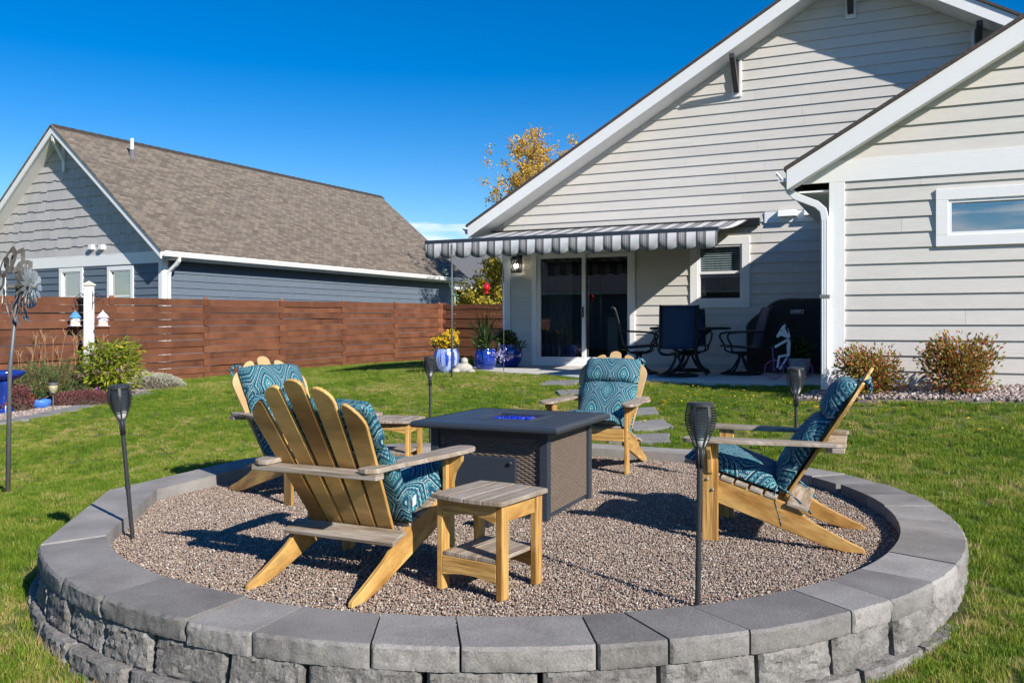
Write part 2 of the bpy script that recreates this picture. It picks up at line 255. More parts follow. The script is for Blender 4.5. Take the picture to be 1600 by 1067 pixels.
# ------------------------------------------------------------------ mesh builder
class MB:
    def __init__(s): s.v = []; s.f = []
    def add(s, vs, fs):
        o = len(s.v); s.v += [tuple(p) for p in vs]; s.f += [tuple(i+o for i in f) for f in fs]; return s
    def box(s, c, d, mtx=None):
        x, y, z = d[0]/2, d[1]/2, d[2]/2
        P = [Vector((a*x, b*y, e*z)) for e in (-1, 1) for b in (-1, 1) for a in (-1, 1)]
        if mtx is not None: P = [mtx @ p for p in P]
        c = Vector(c); P = [p+c for p in P]
        return s.add(P, [(0, 2, 3, 1), (4, 5, 7, 6), (0, 1, 5, 4), (2, 6, 7, 3), (0, 4, 6, 2), (1, 3, 7, 5)])
    def prism(s, poly, a, b, fn):
        """poly: 2D loop; fn(x, y, depth) -> 3D; capped at depths a and b"""
        n = len(poly); P = [fn(x, y, a) for x, y in poly] + [fn(x, y, b) for x, y in poly]
        return s.add(P, [tuple(range(n))[::-1], tuple(range(n, 2*n))] + [(i, (i+1) % n, n+(i+1) % n, n+i) for i in range(n)])
    def tube(s, pts, r, n=8, cap=True, closed=False):
        pts = [Vector(p) for p in pts]; m = len(pts); rs = r if isinstance(r, (list, tuple)) else [r]*m
        o = []; up = None
        for i, p in enumerate(pts):
            a = pts[(i-1) % m] if (closed or i > 0) else p; b = pts[(i+1) % m] if (closed or i < m-1) else p
            t = (b-a)
            if t.length < 1e-9: t = Vector((0, 0, 1))
            t.normalize()
            if up is None: up = t.orthogonal().normalized()
            up = up - t*up.dot(t)
            if up.length < 1e-6: up = t.orthogonal()
            up.normalize(); w_ = t.cross(up)
            o += [p + (up*math.cos(2*math.pi*k/n) + w_*math.sin(2*math.pi*k/n))*rs[i] for k in range(n)]
        fs = []
        for i in range(m if closed else m-1):
            j = (i+1) % m
            fs += [(i*n+k, i*n+(k+1) % n, j*n+(k+1) % n, j*n+k) for k in range(n)]
        if cap and not closed: fs += [tuple(range(n))[::-1], tuple(range((m-1)*n, m*n))]
        return s.add(o, fs)
    def lathe(s, prof, n=24, c=(0, 0, 0), fn=None):
        P = []
        for r, z in prof:
            for k in range(n):
                a = 2*math.pi*k/n; rr = r if fn is None else r*fn(a, z)
                P.append((c[0]+rr*math.cos(a), c[1]+rr*math.sin(a), c[2]+z))
        fs = []
        for i in range(len(prof)-1): fs += [(i*n+k, i*n+(k+1) % n, (i+1)*n+(k+1) % n, (i+1)*n+k) for k in range(n)]
        fs += [tuple(range(n))[::-1], tuple(range((len(prof)-1)*n, len(prof)*n))]
        return s.add(P, fs)
    def mesh(s, name, grain=None, smooth=False):
        me = bpy.data.meshes.new(name); me.from_pydata(s.v, [], s.f)
        if grain is not None:
            g = Vector(grain).normalized(); a = g.orthogonal().normalized(); b = g.cross(a)
            uv = me.uv_layers.new(name='UVMap'); co = np.array(s.v); li = np.empty(len(me.loops), dtype=np.int32); me.loops.foreach_get('vertex_index', li)
            q = np.stack([co @ np.array(g), co @ np.array(a) + .83*(co @ np.array(b))], 1)[li]
            uv.data.foreach_set('uv', q.astype(np.float32).ravel())
        if smooth: me.polygons.foreach_set('use_smooth', [True]*len(me.polygons))
        me.update(); return me
    def build(s, name, m, parent=None, grain=None, smooth=False, bevel=0, auto=False):
        o = bpy.data.objects.new(name, s.mesh(name, grain, smooth)); COL.objects.link(o)
        if m is not None: o.data.materials.append(M[m] if isinstance(m, str) else m)
        if parent is not None: o.parent = parent
        if bevel:
            b = o.modifiers.new('bevel', 'BEVEL'); b.width = bevel; b.segments = 2; b.limit_method = 'ANGLE'; b.angle_limit = R(40)
        if auto:
            try: o.data.set_sharp_from_angle(angle=R(30))
            except Exception: pass
        return o
def tag(o, label, cat, group=None):
    o['label'] = label; o['category'] = cat
    if group: o['group'] = group
    return o
def thing(name, label, cat, loc=(0, 0, 0), rotz=0, group=None):
    o = bpy.data.objects.new(name, None); COL.objects.link(o); o.location = loc; o.rotation_euler = (0, 0, rotz); o.empty_display_size = .1
    return tag(o, label, cat, group)
def struct(o): o['kind'] = 'structure'; return o
def stuff(o): o['kind'] = 'stuff'; return o
def clone(o, parent=None):
    c = o.copy(); COL.objects.link(c)
    if parent is not None: c.parent = parent
    for ch in list(o.children): clone(ch, c)
    return c
def shared(name, me, loc, rot=(0, 0, 0), parent=None, scale=None):
    o = bpy.data.objects.new(name, me); COL.objects.link(o); o.location = loc; o.rotation_euler = rot
    if parent is not None: o.parent = parent
    if scale: o.scale = scale
    return o
def at(px, py, Y): return Vector(((px-800)/F*Y, Y, CZ+(HZ-py)/F*Y))
def onz(px, py, z): return at(px, py, (z-CZ)*F/(HZ-py))
def cr_curve(pts, n=8):
    """Catmull-Rom through points"""
    P = [Vector(p) for p in pts]; P = [P[0]*2-P[1]] + P + [P[-1]*2-P[-2]]; out = []
    for i in range(1, len(P)-2):
        a, b, c, d = P[i-1:i+3]
        for k in range(n):
            t = k/n; out.append(.5*((2*b) + (c-a)*t + (2*a-5*b+4*c-d)*t*t + (3*b-a-3*c+d)*t**3))
    return out + [P[-2]]
# ------------------------------------------------------------------ terrain height
_cp = np.array([(0, 0, -.36), (-4, 0, -.42), (4, 0, -.30), (0, 2.6, -.32), (-2.3, 3.2, -.30), (2.2, 3.3, -.20), (-3.2, 5.5, -.20), (-2.9, 7.3, -.06), (-1.5, 8.9, .02), (0, 9.1, .055),
    (1.5, 8.8, .06), (2.7, 7.5, .05), (3.05, 6, .01), (2.9, 4.6, -.09), (5, 3, -.03), (6, 5, .1), (5, 8.2, .44), (7, 7.5, .46), (4, 9.2, .46), (4, 7.5, .22), (3.9, 11.2, .455), (.9, 12.8, .455),
    (-.75, 14.9, .455), (-1.2, 16.5, .45), (.3, 11, .26), (-4.85, 8.25, -.33), (-7.5, 12.5, -.15), (-9, 15, 0), (-7.1, 19, .06), (-1.9, 28.7, .14), (-4, 16, .25), (-4, 12, .06), (-10, 8, -.35),
    (-3, 22, .25), (-1.5, 20, .4), (12, 12, .5), (12, 25, .5), (0, 35, .2), (-14, 25, .1)], dtype=float)
def _tps(a, b):
    r2 = ((a[:, None, :]-b[None, :, :])**2).sum(-1); return np.where(r2 > 1e-12, r2*np.log(np.maximum(r2, 1e-12)), 0)
_n = len(_cp); _A = np.zeros((_n+3, _n+3)); _A[:_n, :_n] = _tps(_cp[:, :2], _cp[:, :2]) + np.eye(_n)*.5
_A[:_n, _n:] = np.c_[np.ones(_n), _cp[:, :2]]; _A[_n:, :_n] = _A[:_n, _n:].T
_w = np.linalg.solve(_A, np.r_[_cp[:, 2], 0, 0, 0])
def ground(xy):
    xy = np.atleast_2d(np.asarray(xy, dtype=float)); d = np.hypot(xy[:, 0], xy[:, 1]-12); k = np.clip((d-20)/12, 0, 1); k = k*k*(3-2*k)
    q = xy.copy(); s_ = np.minimum(1, 32/np.maximum(d, 1e-6)); q[:, 0] *= s_; q[:, 1] = 12+(xy[:, 1]-12)*s_
    z = _tps(q, _cp[:, :2]) @ _w[:_n] + _w[_n] + q @ _w[_n+1:]
    return z*(1-k) + .12*k
def gz(x, y): return float(ground([(x, y)])[0])
def hit(px, py):
    """where the line through a photo pixel meets the terrain"""
    Y = 3.0
    while Y < 60:
        p = at(px, py, Y)
        if p.z < gz(p.x, p.y): break
        Y += .05
    return Vector((p.x, p.y, gz(p.x, p.y)))
def inpoly(x, y, poly):
    c = np.zeros(len(x), bool); n = len(poly)
    for i in range(n):
        x1, y1 = poly[i][:2]; x2, y2 = poly[(i+1) % n][:2]
        if y1 == y2: continue
        c ^= ((y1 > y) != (y2 > y)) & (x < (x2-x1)*(y-y1)/(y2-y1)+x1)
    return c
RC = Vector((-.05, 5.97)); R_OUT, R_IN, CAP_Z = 2.84, 2.51, .08
# ------------------------------------------------------------------ instanced stuff (grass, gravel): points + geometry nodes
def scatter(name, pts, variants, m, smin, smax, tilt=.25, flat=True):
    """one object of kind stuff: points carrying instances of a few small meshes"""
    me = bpy.data.meshes.new(name); me.from_pydata([tuple(p) for p in pts], [], [])
    o = bpy.data.objects.new(name, me); COL.objects.link(o)
    cc = bpy.data.collections.new(name+'_pieces')
    for v in variants:
        v.materials.clear(); v.materials.append(m); cc.objects.link(bpy.data.objects.new(v.name, v))
    g = bpy.data.node_groups.new(name+'_scatter', 'GeometryNodeTree')
    g.interface.new_socket('Geometry', in_out='INPUT', socket_type='NodeSocketGeometry'); g.interface.new_socket('Geometry', in_out='OUTPUT', socket_type='NodeSocketGeometry')
    gi = g.nodes.new('NodeGroupInput'); go = g.nodes.new('NodeGroupOutput'); ip = g.nodes.new('GeometryNodeInstanceOnPoints'); ci = g.nodes.new('GeometryNodeCollectionInfo')
    ci.inputs[0].default_value = cc; ci.inputs['Separate Children'].default_value = True; ci.inputs['Reset Children'].default_value = True
    ip.inputs['Pick Instance'].default_value = True
    rr = g.nodes.new('FunctionNodeRandomValue'); rr.data_type = 'FLOAT_VECTOR'; t = tilt
    rr.inputs[0].default_value = (-t, -t, 0); rr.inputs[1].default_value = (t, t, 6.283)
    rs = g.nodes.new('FunctionNodeRandomValue'); rs.data_type = 'FLOAT'
    fl = [s_ for s_ in rs.inputs if s_.type == 'VALUE']; fl[0].default_value = smin; fl[1].default_value = smax; rs.inputs['Seed'].default_value = 5
    ri = g.nodes.new('FunctionNodeRandomValue'); ri.data_type = 'INT'; il = [s_ for s_ in ri.inputs if s_.type == 'INT']; il[0].default_value = 0; il[1].default_value = len(variants)-1; ri.inputs['Seed'].default_value = 9
    g.links.new(gi.outputs[0], ip.inputs['Points']); g.links.new(ci.outputs[0], ip.inputs['Instance'])
    g.links.new([x for x in ri.outputs if x.type == 'INT'][0], ip.inputs['Instance Index'])
    g.links.new([x for x in rr.outputs if x.type == 'VECTOR'][0], ip.inputs['Rotation'])
    g.links.new([x for x in rs.outputs if x.type == 'VALUE'][0], ip.inputs['Scale'])
    g.links.new(ip.outputs[0], go.inputs[0])
    md = o.modifiers.new('scatter', 'NODES'); md.node_group = g
    return stuff(o)
def blade_clump(i, n=78, rad=.065, h0=.020, h1=.044):
    rr = random.Random(100+i); b = MB()
    for k in range(n):
        a = rr.random()*6.283; r = rad*math.sqrt(rr.random()); x, y = r*math.cos(a), r*math.sin(a)
        th = rr.random()*6.283; h = rr.uniform(h0, h1); ln = rr.uniform(.1, .95)*h; wd = rr.uniform(.0011, .0020); ph = rr.random()*6.283
        dx, dy = math.cos(th)*wd, math.sin(th)*wd; lx, ly = math.cos(ph)*ln, math.sin(ph)*ln
        b.add([(x-dx, y-dy, -.01), (x+dx, y+dy, -.01), (x+lx*.35+dx*.8, y+ly*.35+dy*.8, h*.6), (x+lx*.35-dx*.8, y+ly*.35-dy*.8, h*.6), (x+lx, y+ly, h)], [(0, 1, 2, 3), (3, 2, 4)])
    return b.mesh('grass_clump')
def pebble_mesh(i, name='pebble', sub=1, amp=.22):
    bm = bmesh.new(); bmesh.ops.create_icosphere(bm, subdivisions=sub, radius=1)
    s = (1, .78+.2*random.random(), .55+.25*random.random())
    for v in bm.verts:
        k = 1+amp*mnoise.noise(v.co*1.3+Vector((i*7.1, 0, 0))); v.co = Vector((v.co.x*s[0], v.co.y*s[1], v.co.z*s[2]))*k
    me = bpy.data.meshes.new(name); bm.to_mesh(me); bm.free(); me.polygons.foreach_set('use_smooth', [True]*len(me.polygons)); return me

# ------------------------------------------------------------------ the ground
def axis(lo, hi, step, far):
    a = list(np.arange(lo, hi+1e-6, step)); q, s_ = [], step
    x = hi
    while x < far: s_ *= 1.5; x += s_; q.append(x)
    p, s_, x = [], step, lo
    while x > -far: s_ *= 1.5; x -= s_; p.append(x)
    return np.array(p[::-1]+a+q)
gx, gy = axis(-11, 9, .125, 900), axis(0, 30, .125, 900)
GX, GY = np.meshgrid(gx, gy); P2 = np.c_[GX.ravel(), GY.ravel()]
GZ = np.concatenate([ground(c) for c in np.array_split(P2, 40)])
_pp = [(-.9, 15.3), (-.6, 14.95), (1.0, 13.1), (2.2, 12.3), (4.2, 11.3), (6.2, 14.6), (-.3, 17.3)]
GZ -= .3*inpoly(P2[:, 0], P2[:, 1], _pp)
rr_ = np.hypot(P2[:, 0]-RC.x, P2[:, 1]-RC.y); GZ -= .45*np.clip((R_OUT-.1-rr_)/.1, 0, 1)
nx, ny = len(gx), len(gy); idx = np.arange(nx*ny).reshape(ny, nx)
fc = np.stack([idx[:-1, :-1], idx[:-1, 1:], idx[1:, 1:], idx[1:, :-1]], -1).reshape(-1, 4)
me = bpy.data.meshes.new('lawn'); me.from_pydata(np.c_[P2, GZ].tolist(), [], fc.tolist()); me.polygons.foreach_set('use_smooth', [True]*len(me.polygons))
lawn = bpy.data.objects.new('lawn', me); COL.objects.link(lawn); me.materials.append(M['lawn']); struct(lawn)
# house frames: u runs along the gable wall, N is its outward normal
class Frame:
    def __init__(s, ox, oy, az):
        s.O = Vector((ox, oy, 0)); s.W = Vector((math.cos(R(az)), -math.sin(R(az)), 0)); s.D = Vector((math.sin(R(az)), math.cos(R(az)), 0)); s.Nn = -s.D
    def pt(s, u, z, d=0): return s.O + s.W*u + s.Nn*d + Vector((0, 0, z))
    def u_of(s, px, d=0):
        k = (px-800)/F; o = s.O + s.Nn*d; return (k*o.y-o.x)/(s.W.x-k*s.W.y)
    def z_of(s, px, py, d=0): return CZ+(HZ-py)/F*s.pt(s.u_of(px, d), 0, d).y
MAINF = Frame(-.165, 17.0, 25); WINGF = Frame(3.8, 10.2, 25)
PZ = .5
# patio slab
patio_poly = [(-1.05, 15.35), (-.7, 14.85), (.95, 12.95), (2.2, 12.15), (4.15, 11.1), MAINF.pt(6.5, 0, -.05)[:2], MAINF.pt(-.4, 0, -.05)[:2]]
b = MB(); b.prism(patio_poly, .25, PZ, lambda x, y, d: (x, y, d)); struct(b.build('patio', 'concrete', bevel=.012))
# ------------------------------------------------------------------ beds
FA = Vector((-7.09, 19.0)); FD = Vector((math.sin(R(28.2)), math.cos(R(28.2)))); FN = Vector((FD.y, -FD.x))      # fence line, its direction and its yard-side normal
def fk(k, off=0): return FA + FD*k + FN*off
edge = [hit(px, py) for px, py in ((-90, 668), (-40, 666), (0, 662), (40, 655), (80, 647), (120, 638), (165, 629), (205, 621), (240, 612), (268, 601))]
bed_poly = [(p.x, p.y) for p in edge] + [tuple(fk(-1.0, .03)), tuple(fk(-7.5, .03))]
# mulch strip from the fence foot to the curved border
def strip(name, front, back, m, lift, n=5, res=4):
    fr = cr_curve([Vector((p[0], p[1], 0)) for p in front], res); bk = cr_curve([Vector((p[0], p[1], 0)) for p in back], res)
    k = min(len(fr), len(bk)); fr = [fr[round(i*(len(fr)-1)/(k-1))] for i in range(k)]; bk = [bk[round(i*(len(bk)-1)/(k-1))] for i in range(k)]
    V, Fc = [], []
    for a, c in zip(fr, bk):
        for j in range(n+1):
            p = a.lerp(c, j/n); V.append((p.x, p.y, gz(p.x, p.y)+lift+.02*mnoise.noise(p*2)))
        V.append((a.x, a.y, gz(a.x, a.y)-.05))
    s_ = n+2
    for i in range(k-1):
        for j in range(n): Fc.append((i*s_+j, (i+1)*s_+j, (i+1)*s_+j+1, i*s_+j+1))
        Fc.append((i*s_+n+1, (i+1)*s_+n+1, (i+1)*s_, i*s_))
    o = MB().add(V, Fc).build(name, m, smooth=True); return struct(o)
strip('garden_bed', edge, [fk(-7.5+6.5*i/9, .03) for i in range(10)], 'gravel', .035)
hb_front = [(Vector(WINGF.pt(u, 0, d)[:2])) for u, d in ((-.35, .55), (.3, .85), (1, .95), (2, 1.0), (3.5, 1.0), (5.5, 1.0))]
hb_back = [Vector(WINGF.pt(u, 0, -.05)[:2]) for u in (-.2, .4, 1, 2, 3.5, 5.5)]
strip('house_bed', hb_front, hb_back, 'gravel', .03)
hb_poly = [tuple(p) for p in hb_front] + [tuple(p) for p in hb_back[::-1]]
# stone border of the left bed
b = MB(); cv = cr_curve([Vector((p.x, p.y, 0)) for p in edge], 5)
V = []; Fc = []
for i, p in enumerate(cv):
    t = (cv[min(i+1, len(cv)-1)]-cv[max(i-1, 0)]).normalized(); n_ = Vector((-t.y, t.x, 0)); z = gz(p.x, p.y)
    for o_, h in ((-.22, -.03), (-.22, .035), (.03, .05), (.03, -.03)):
        q = p+n_*(-o_ if n_.y < 0 else o_); V.append((q.x, q.y, z+h))
for i in range(len(cv)-1): Fc += [(i*4+j, i*4+j+1, (i+1)*4+j+1, (i+1)*4+j) for j in range(3)]
struct(MB().add(V, Fc).build('bed_edging', 'paver', smooth=False))
# ------------------------------------------------------------------ raised ring: cap stones and split-face blocks
ring = thing('retaining_wall', 'low round grey block wall with flat capstones around the gravel seating area', 'wall', (RC.x, RC.y, 0))
def ang_of(px, py):
    p = onz(px, py, CAP_Z); return math.atan2(p.y-RC.y, p.x-RC.x)
joints = [ang_of(*q) for q in ((79, 906), (139, 937), (280, 972), (381, 992), (577, 1006), (718, 1015), (936, 1012), (1052, 1005), (1182, 990), (1343, 958), (1401, 938), (1460, 908), (1497, 880), (1513, 842), (1487, 814), (1459, 790), (1416, 773), (1360, 756), (1320, 740), (57, 851))]
joints = [a % (2*math.pi) for a in joints]; joints.sort()
full = [joints[0]]
for a in joints[1:]:
    full.append(a)
gap0 = full[-1]; rest = (joints[0]+2*math.pi)-gap0; nrest = round(rest/.158)
ws = [random.choice((.8, 1.0, 1.0, 1.25)) for _ in range(nrest)]; sw = sum(ws); acc = gap0
for q in ws[:-1]: acc += rest*q/sw; full.append(acc)
full.append(joints[0]+2*math.pi)
def rough_stone(a0, a1, r0, r1, z0, z1, rough, nu, nv, seed, name, m, skew=(0, 0), parent=ring, lean=0, round_=0):
    """an annular stone with a split outer face; angles about the ring centre"""
    V, Fc = [], []; nz_ = nv
    def P(a, r, z): return (r*math.cos(a), r*math.sin(a), z)
    for j in range(nv+1):
        t = j/nv
        for i in range(nu+1):
            s_ = i/nu; a = a0+(a1-a0)*s_; z = z0+(z1-z0)*t
            edge_ = min(1, min(s_, 1-s_)*nu/1.2); et = min(1, min(t, 1-t)*nv/1.0)
            d = rough*(mnoise.noise(Vector((a*r1*9+seed*3.3, z*11, seed)))*.8 + .7*mnoise.noise(Vector((a*r1*28, z*32+seed, seed*.7))) + .75*mnoise.noise(Vector((a*r1*70, z*75+seed, seed*.3)))) + rough*.8*edge_*(.35+.65*et)
            if not edge_: d = -rough*.5
            if round_ and j == nv: d -= round_
            V.append(P(a, r1+d+lean*(1-t), z - (0 if 0 < j < nv else 0)))
    k0 = len(V); n1 = nu+1
    for j in range(nv): Fc += [(j*n1+i, j*n1+i+1, (j+1)*n1+i+1, (j+1)*n1+i) for i in range(nu)]
    ti = []   # inner edge
    for z in (z0, z1):
        for i in range(nu+1):
            s_ = i/nu; a = a0+skew[0]+(a1+skew[1]-a0-skew[0])*s_; V.append(P(a, r0, z))
    ib, it = k0, k0+n1
    Fc += [(nv*n1+i, nv*n1+i+1, it+i+1, it+i) for i in range(nu)]            # top
    Fc += [(it+i, it+i+1, ib+i+1, ib+i) for i in range(nu)]                  # inside face
    Fc += [(ib+i, ib+i+1, i+1, i) for i in range(nu)]                        # underside
    Fc += [tuple([ib]+[j*n1 for j in range(nv+1)]+[it]), tuple([it+nu]+[j*n1+nu for j in range(nv, -1, -1)]+[ib+nu])]
    return MB().add(V, Fc).build(name, m, parent, smooth=True, auto=True)
for i in range(len(full)-1):
    a0, a1 = full[i], full[i+1]; j = .0016; mid = (a0+a1)/2; near = math.sin(mid) < .45
    sk = (random.uniform(-.03, .03), random.uniform(-.03, .03)); dz = random.uniform(-.006, .006)
    if i: sk = (prev, sk[1])
    prev = sk[1]
    o = rough_stone(a0+j, a1-j, R_IN, R_OUT, CAP_Z-.092+dz, CAP_Z+dz, .007 if near else .006, 36 if near else 6, 7 if near else 2, i+3, 'cap_stone', 'cap', sk, round_=.006)
for crs, (zt, zb, ro) in enumerate(((CAP_Z-.095, CAP_Z-.245, R_OUT-.015), (CAP_Z-.247, CAP_Z-.40, R_OUT+.035))):
    a = crs*.08; 
    while a < 2*math.pi+crs*.08-.05:
        wd = random.uniform(.115, .165); a1 = min(a+wd, 2*math.pi+crs*.08)
        mid = (a+a1)/2
        if math.sin(mid) < .62:                                   # the rear is buried in the lawn
            rough_stone(a+.004, a1-.004, R_OUT-.28, ro+random.uniform(-.012, .012), zb, zt, .0135, 26, 11, a*9+crs*50, 'wall_block', 'block', lean=.012)
        a = a1
# gravel fill
b = MB(); n_ = 72
b.add([(RC.x, RC.y, -.012)]+[(RC.x+(R_IN+.06)*math.cos(2*math.pi*k/n_), RC.y+(R_IN+.06)*math.sin(2*math.pi*k/n_), -.012) for k in range(n_)], [(0, 1+k, 1+(k+1) % n_) for k in range(n_)])
struct(b.build('gravel_bed', 'gravel'))
npb = 270000; a_ = rng.random(npb)*2*np.pi; r_ = (R_IN+.02)*np.sqrt(rng.random(npb))
gpx, gpy = RC.x+r_*np.cos(a_), RC.y+r_*np.sin(a_)
gp = np.c_[gpx, gpy, rng.uniform(-.012, .004, npb)]
scatter('pea_gravel', gp, [pebble_mesh(i) for i in range(6)], M['pebble'], .0032, .0074, tilt=1.0)
# rocks of the two beds
def in_bed(poly, n, box):
    x = rng.uniform(box[0], box[1], n); y = rng.uniform(box[2], box[3], n); k = inpoly(x, y, poly); x, y = x[k], y[k]
    return np.c_[x, y, np.concatenate([ground(c) for c in np.array_split(np.c_[x, y], 10)])+.04]
big = [pebble_mesh(i+20, 'rock') for i in range(5)]
scatter('bed_gravel', in_bed(bed_poly, 60000, (-13, -6, 11, 19)), big, M['river'], .010, .026, tilt=1.0)
scatter('house_bed_rocks', in_bed(hb_poly, 30000, (3, 10, 6, 11)), [m_.copy() for m_ in big], M['river'], .012, .030, tilt=1.0)
# stepping stones from the ring to the patio
stones = []
def stone_path():
    t = thing('stepping_stone', 'x', 'paver'); bpy.data.objects.remove(t)
    spec = [((1000, 690), .62, .36, -.2, 'wide grey stepping stone touching the round block wall'), ((1013, 669), .46, .36, .15, 'grey stepping stone, second from the round block wall'),
            ((1003, 646), .36, .34, -.1, 'grey stepping stone, third from the round block wall'), ((950, 628), .42, .34, .3, 'grey stepping stone, fourth from the round block wall'),
            ((891, 616), .34, .34, .1, 'small grey stepping stone, second from the concrete patio edge'), ((876, 601), .50, .38, -.25, 'grey stepping stone next to the concrete patio edge')]
    for (px, py), w_, d_, rz, lab in spec:
        p = hit(px, py); stones.append((p.x, p.y, .33))
        poly = []
        for k in range(16):
            a = 2*math.pi*k/16; q = max(abs(math.cos(a)), abs(math.sin(a))); j = random.uniform(.95, 1.04)
            poly.append((math.cos(a)/q*w_/2*j, math.sin(a)/q*d_/2*j))
        dzx = gz(p.x, p.y+.2)-gz(p.x, p.y-.2); dzy = gz(p.x+.2, p.y)-gz(p.x-.2, p.y)
        o = MB().prism(poly, -.04, .035, lambda x, y, d: (x, y, d)).build('stepping_stone', 'paver', bevel=.008)
        o.location = p; o.rotation_euler = (math.atan(dzx/.4), -math.atan(dzy/.4), rz); tag(o, lab, 'paver', 'stepping stones across the lawn')
stone_path()
# bare straw patch round the spinner pole
SPIN = hit(12, 772)
b = MB(); V = [(SPIN.x, SPIN.y, SPIN.z+.018)]
for k in range(20):
    a = 2*math.pi*k/20; r = random.uniform(.11, .19); V.append((SPIN.x+r*math.cos(a), SPIN.y+r*math.sin(a)*.8, gz(SPIN.x+r*math.cos(a), SPIN.y+r*math.sin(a))+.003))
stuff(tag(b.add(V, [(0, 1+k, 1+(k+1) % 20) for k in range(20)]).build('bare_patch', 'dry_earth', smooth=True), 'bare straw coloured patch at the foot of the spinner pole', 'bare patch'))
# grass
house_polys = [[MAINF.pt(-.05, 0, 0)[:2], MAINF.pt(14, 0, 0)[:2], MAINF.pt(14, 0, -20)[:2], MAINF.pt(-.05, 0, -20)[:2]], [WINGF.pt(-.05, 0, 0)[:2], WINGF.pt(9, 0, 0)[:2], WINGF.pt(9, 0, -6)[:2], WINGF.pt(-.05, 0, -6)[:2]]]
def grass_pts(y0, y1, dens, seed):
    g = np.random.default_rng(seed); xm = .72*y1+2.0; n = int((y1-y0)*2*xm*dens); x = g.uniform(-xm, xm, n); y = g.uniform(y0, y1, n)
    k = (np.abs(x) < .66*y+1.6) & (np.hypot(x-RC.x, y-RC.y) > R_OUT+.03)
    for p in (patio_poly, bed_poly, hb_poly, *house_polys): k &= ~inpoly(x, y, p)
    k &= ((x-FA.x)*FN.x+(y-FA.y)*FN.y) > .08
    for sx_, sy_, sr in stones: k &= np.hypot((x-sx_)*.85, (y-sy_)*1.35) > sr*.66
    k &= np.hypot(x-SPIN.x, y-SPIN.y) > .13
    x, y = x[k], y[k]; return np.c_[x, y, np.concatenate([ground(c) for c in np.array_split(np.c_[x, y], max(1, len(x)//2000))])]
cl = [blade_clump(i) for i in range(7)]
scatter('grass', np.concatenate([grass_pts(1.0, 8, 260, 1), grass_pts(8, 14, 170, 2)]), cl, M['grass'], .7, 1.15, tilt=.2)
scatter('far_grass', grass_pts(14, 31, 90, 3), [blade_clump(20+i, 70, .1, .03, .055) for i in range(5)], M['grass'], .9, 1.4, tilt=.2)
# straw tufts at the foot of the wall
V = MB(); g_ = random.Random(5)
for k in range(900):
    a = g_.uniform(math.pi*.93, math.pi*2.08); cl_ = mnoise.noise(Vector((a*6, 0, 3)))
    if cl_ < .05: continue
    r = R_OUT+.05+abs(g_.gauss(0, .035)); x, y = RC.x+r*math.cos(a), RC.y+r*math.sin(a); z = gz(x, y); h = g_.uniform(.03, .09); th = g_.random()*6.28; q = g_.uniform(.2, .9)*h
    V.add([(x-.0016, y, z-.01), (x+.0016, y, z-.01), (x+q*math.cos(th), y+q*math.sin(th), z+h)], [(0, 1, 2)])
stuff(tag(V.build('dry_grass_tufts', 'drystem'), 'dry straw coloured grass tufts along the foot of the block wall', 'dry grass'))
# fallen leaves
V = MB(); g_ = random.Random(3)
for k in range(230):
    if k < 150: px, py = g_.uniform(860, 1330), g_.gauss(625, 16)
    else: px, py = g_.uniform(500, 1590), g_.uniform(590, 690)
    p = hit(px, max(598, py))
    if math.hypot(p.x-RC.x, p.y-RC.y) < R_OUT+.05 or inpoly(np.array([p.x]), np.array([p.y]), patio_poly)[0] or inpoly(np.array([p.x]), np.array([p.y]), hb_poly)[0]: continue
    s_ = g_.uniform(.014, .032); a = g_.random()*6.28; c, s2 = math.cos(a)*s_, math.sin(a)*s_; z = p.z+.045
    V.add([(p.x-c, p.y-s2, z), (p.x+s2*.7, p.y-c*.7, z+.012), (p.x+c, p.y+s2, z+.004), (p.x-s2*.7, p.y+c*.7, z+.014)], [(0, 1, 2), (0, 2, 3)])
stuff(tag(V.build('fallen_leaves', 'petal_yellow'), 'small yellow leaves scattered on the lawn towards the house', 'leaves'))
# ------------------------------------------------------------------ houses
def clip(poly, hps):
    for a, b_, c in hps:
        out = []; n = len(poly)
        for i in range(n):
            p, q = poly[i], poly[(i+1) % n]; fp, fq = a*p[0]+b_*p[1]-c, a*q[0]+b_*q[1]-c
            if fp <= 0: out.append(p)
            if (fp < 0 < fq) or (fq < 0 < fp):
                t = fp/(fp-fq); out.append((p[0]+(q[0]-p[0])*t, p[1]+(q[1]-p[1])*t))
        poly = out
        if len(poly) < 3: return []
    return poly
def cut(rects, holes):
    for hu0, hu1, hz0, hz1 in holes:
        out = []
        for u0, u1, z0, z1 in rects:
            if u1 <= hu0 or u0 >= hu1 or z1 <= hz0 or z0 >= hz1: out.append((u0, u1, z0, z1)); continue
            if u0 < hu0: out.append((u0, hu0, z0, z1))
            if u1 > hu1: out.append((hu1, u1, z0, z1))
            a, c = max(u0, hu0), min(u1, hu1)
            if z0 < hz0: out.append((a, c, z0, hz0))
            if z1 > hz1: out.append((a, c, hz1, z1))
        rects = out
    return [r for r in rects if r[1]-r[0] > .01 and r[3]-r[2] > .004]
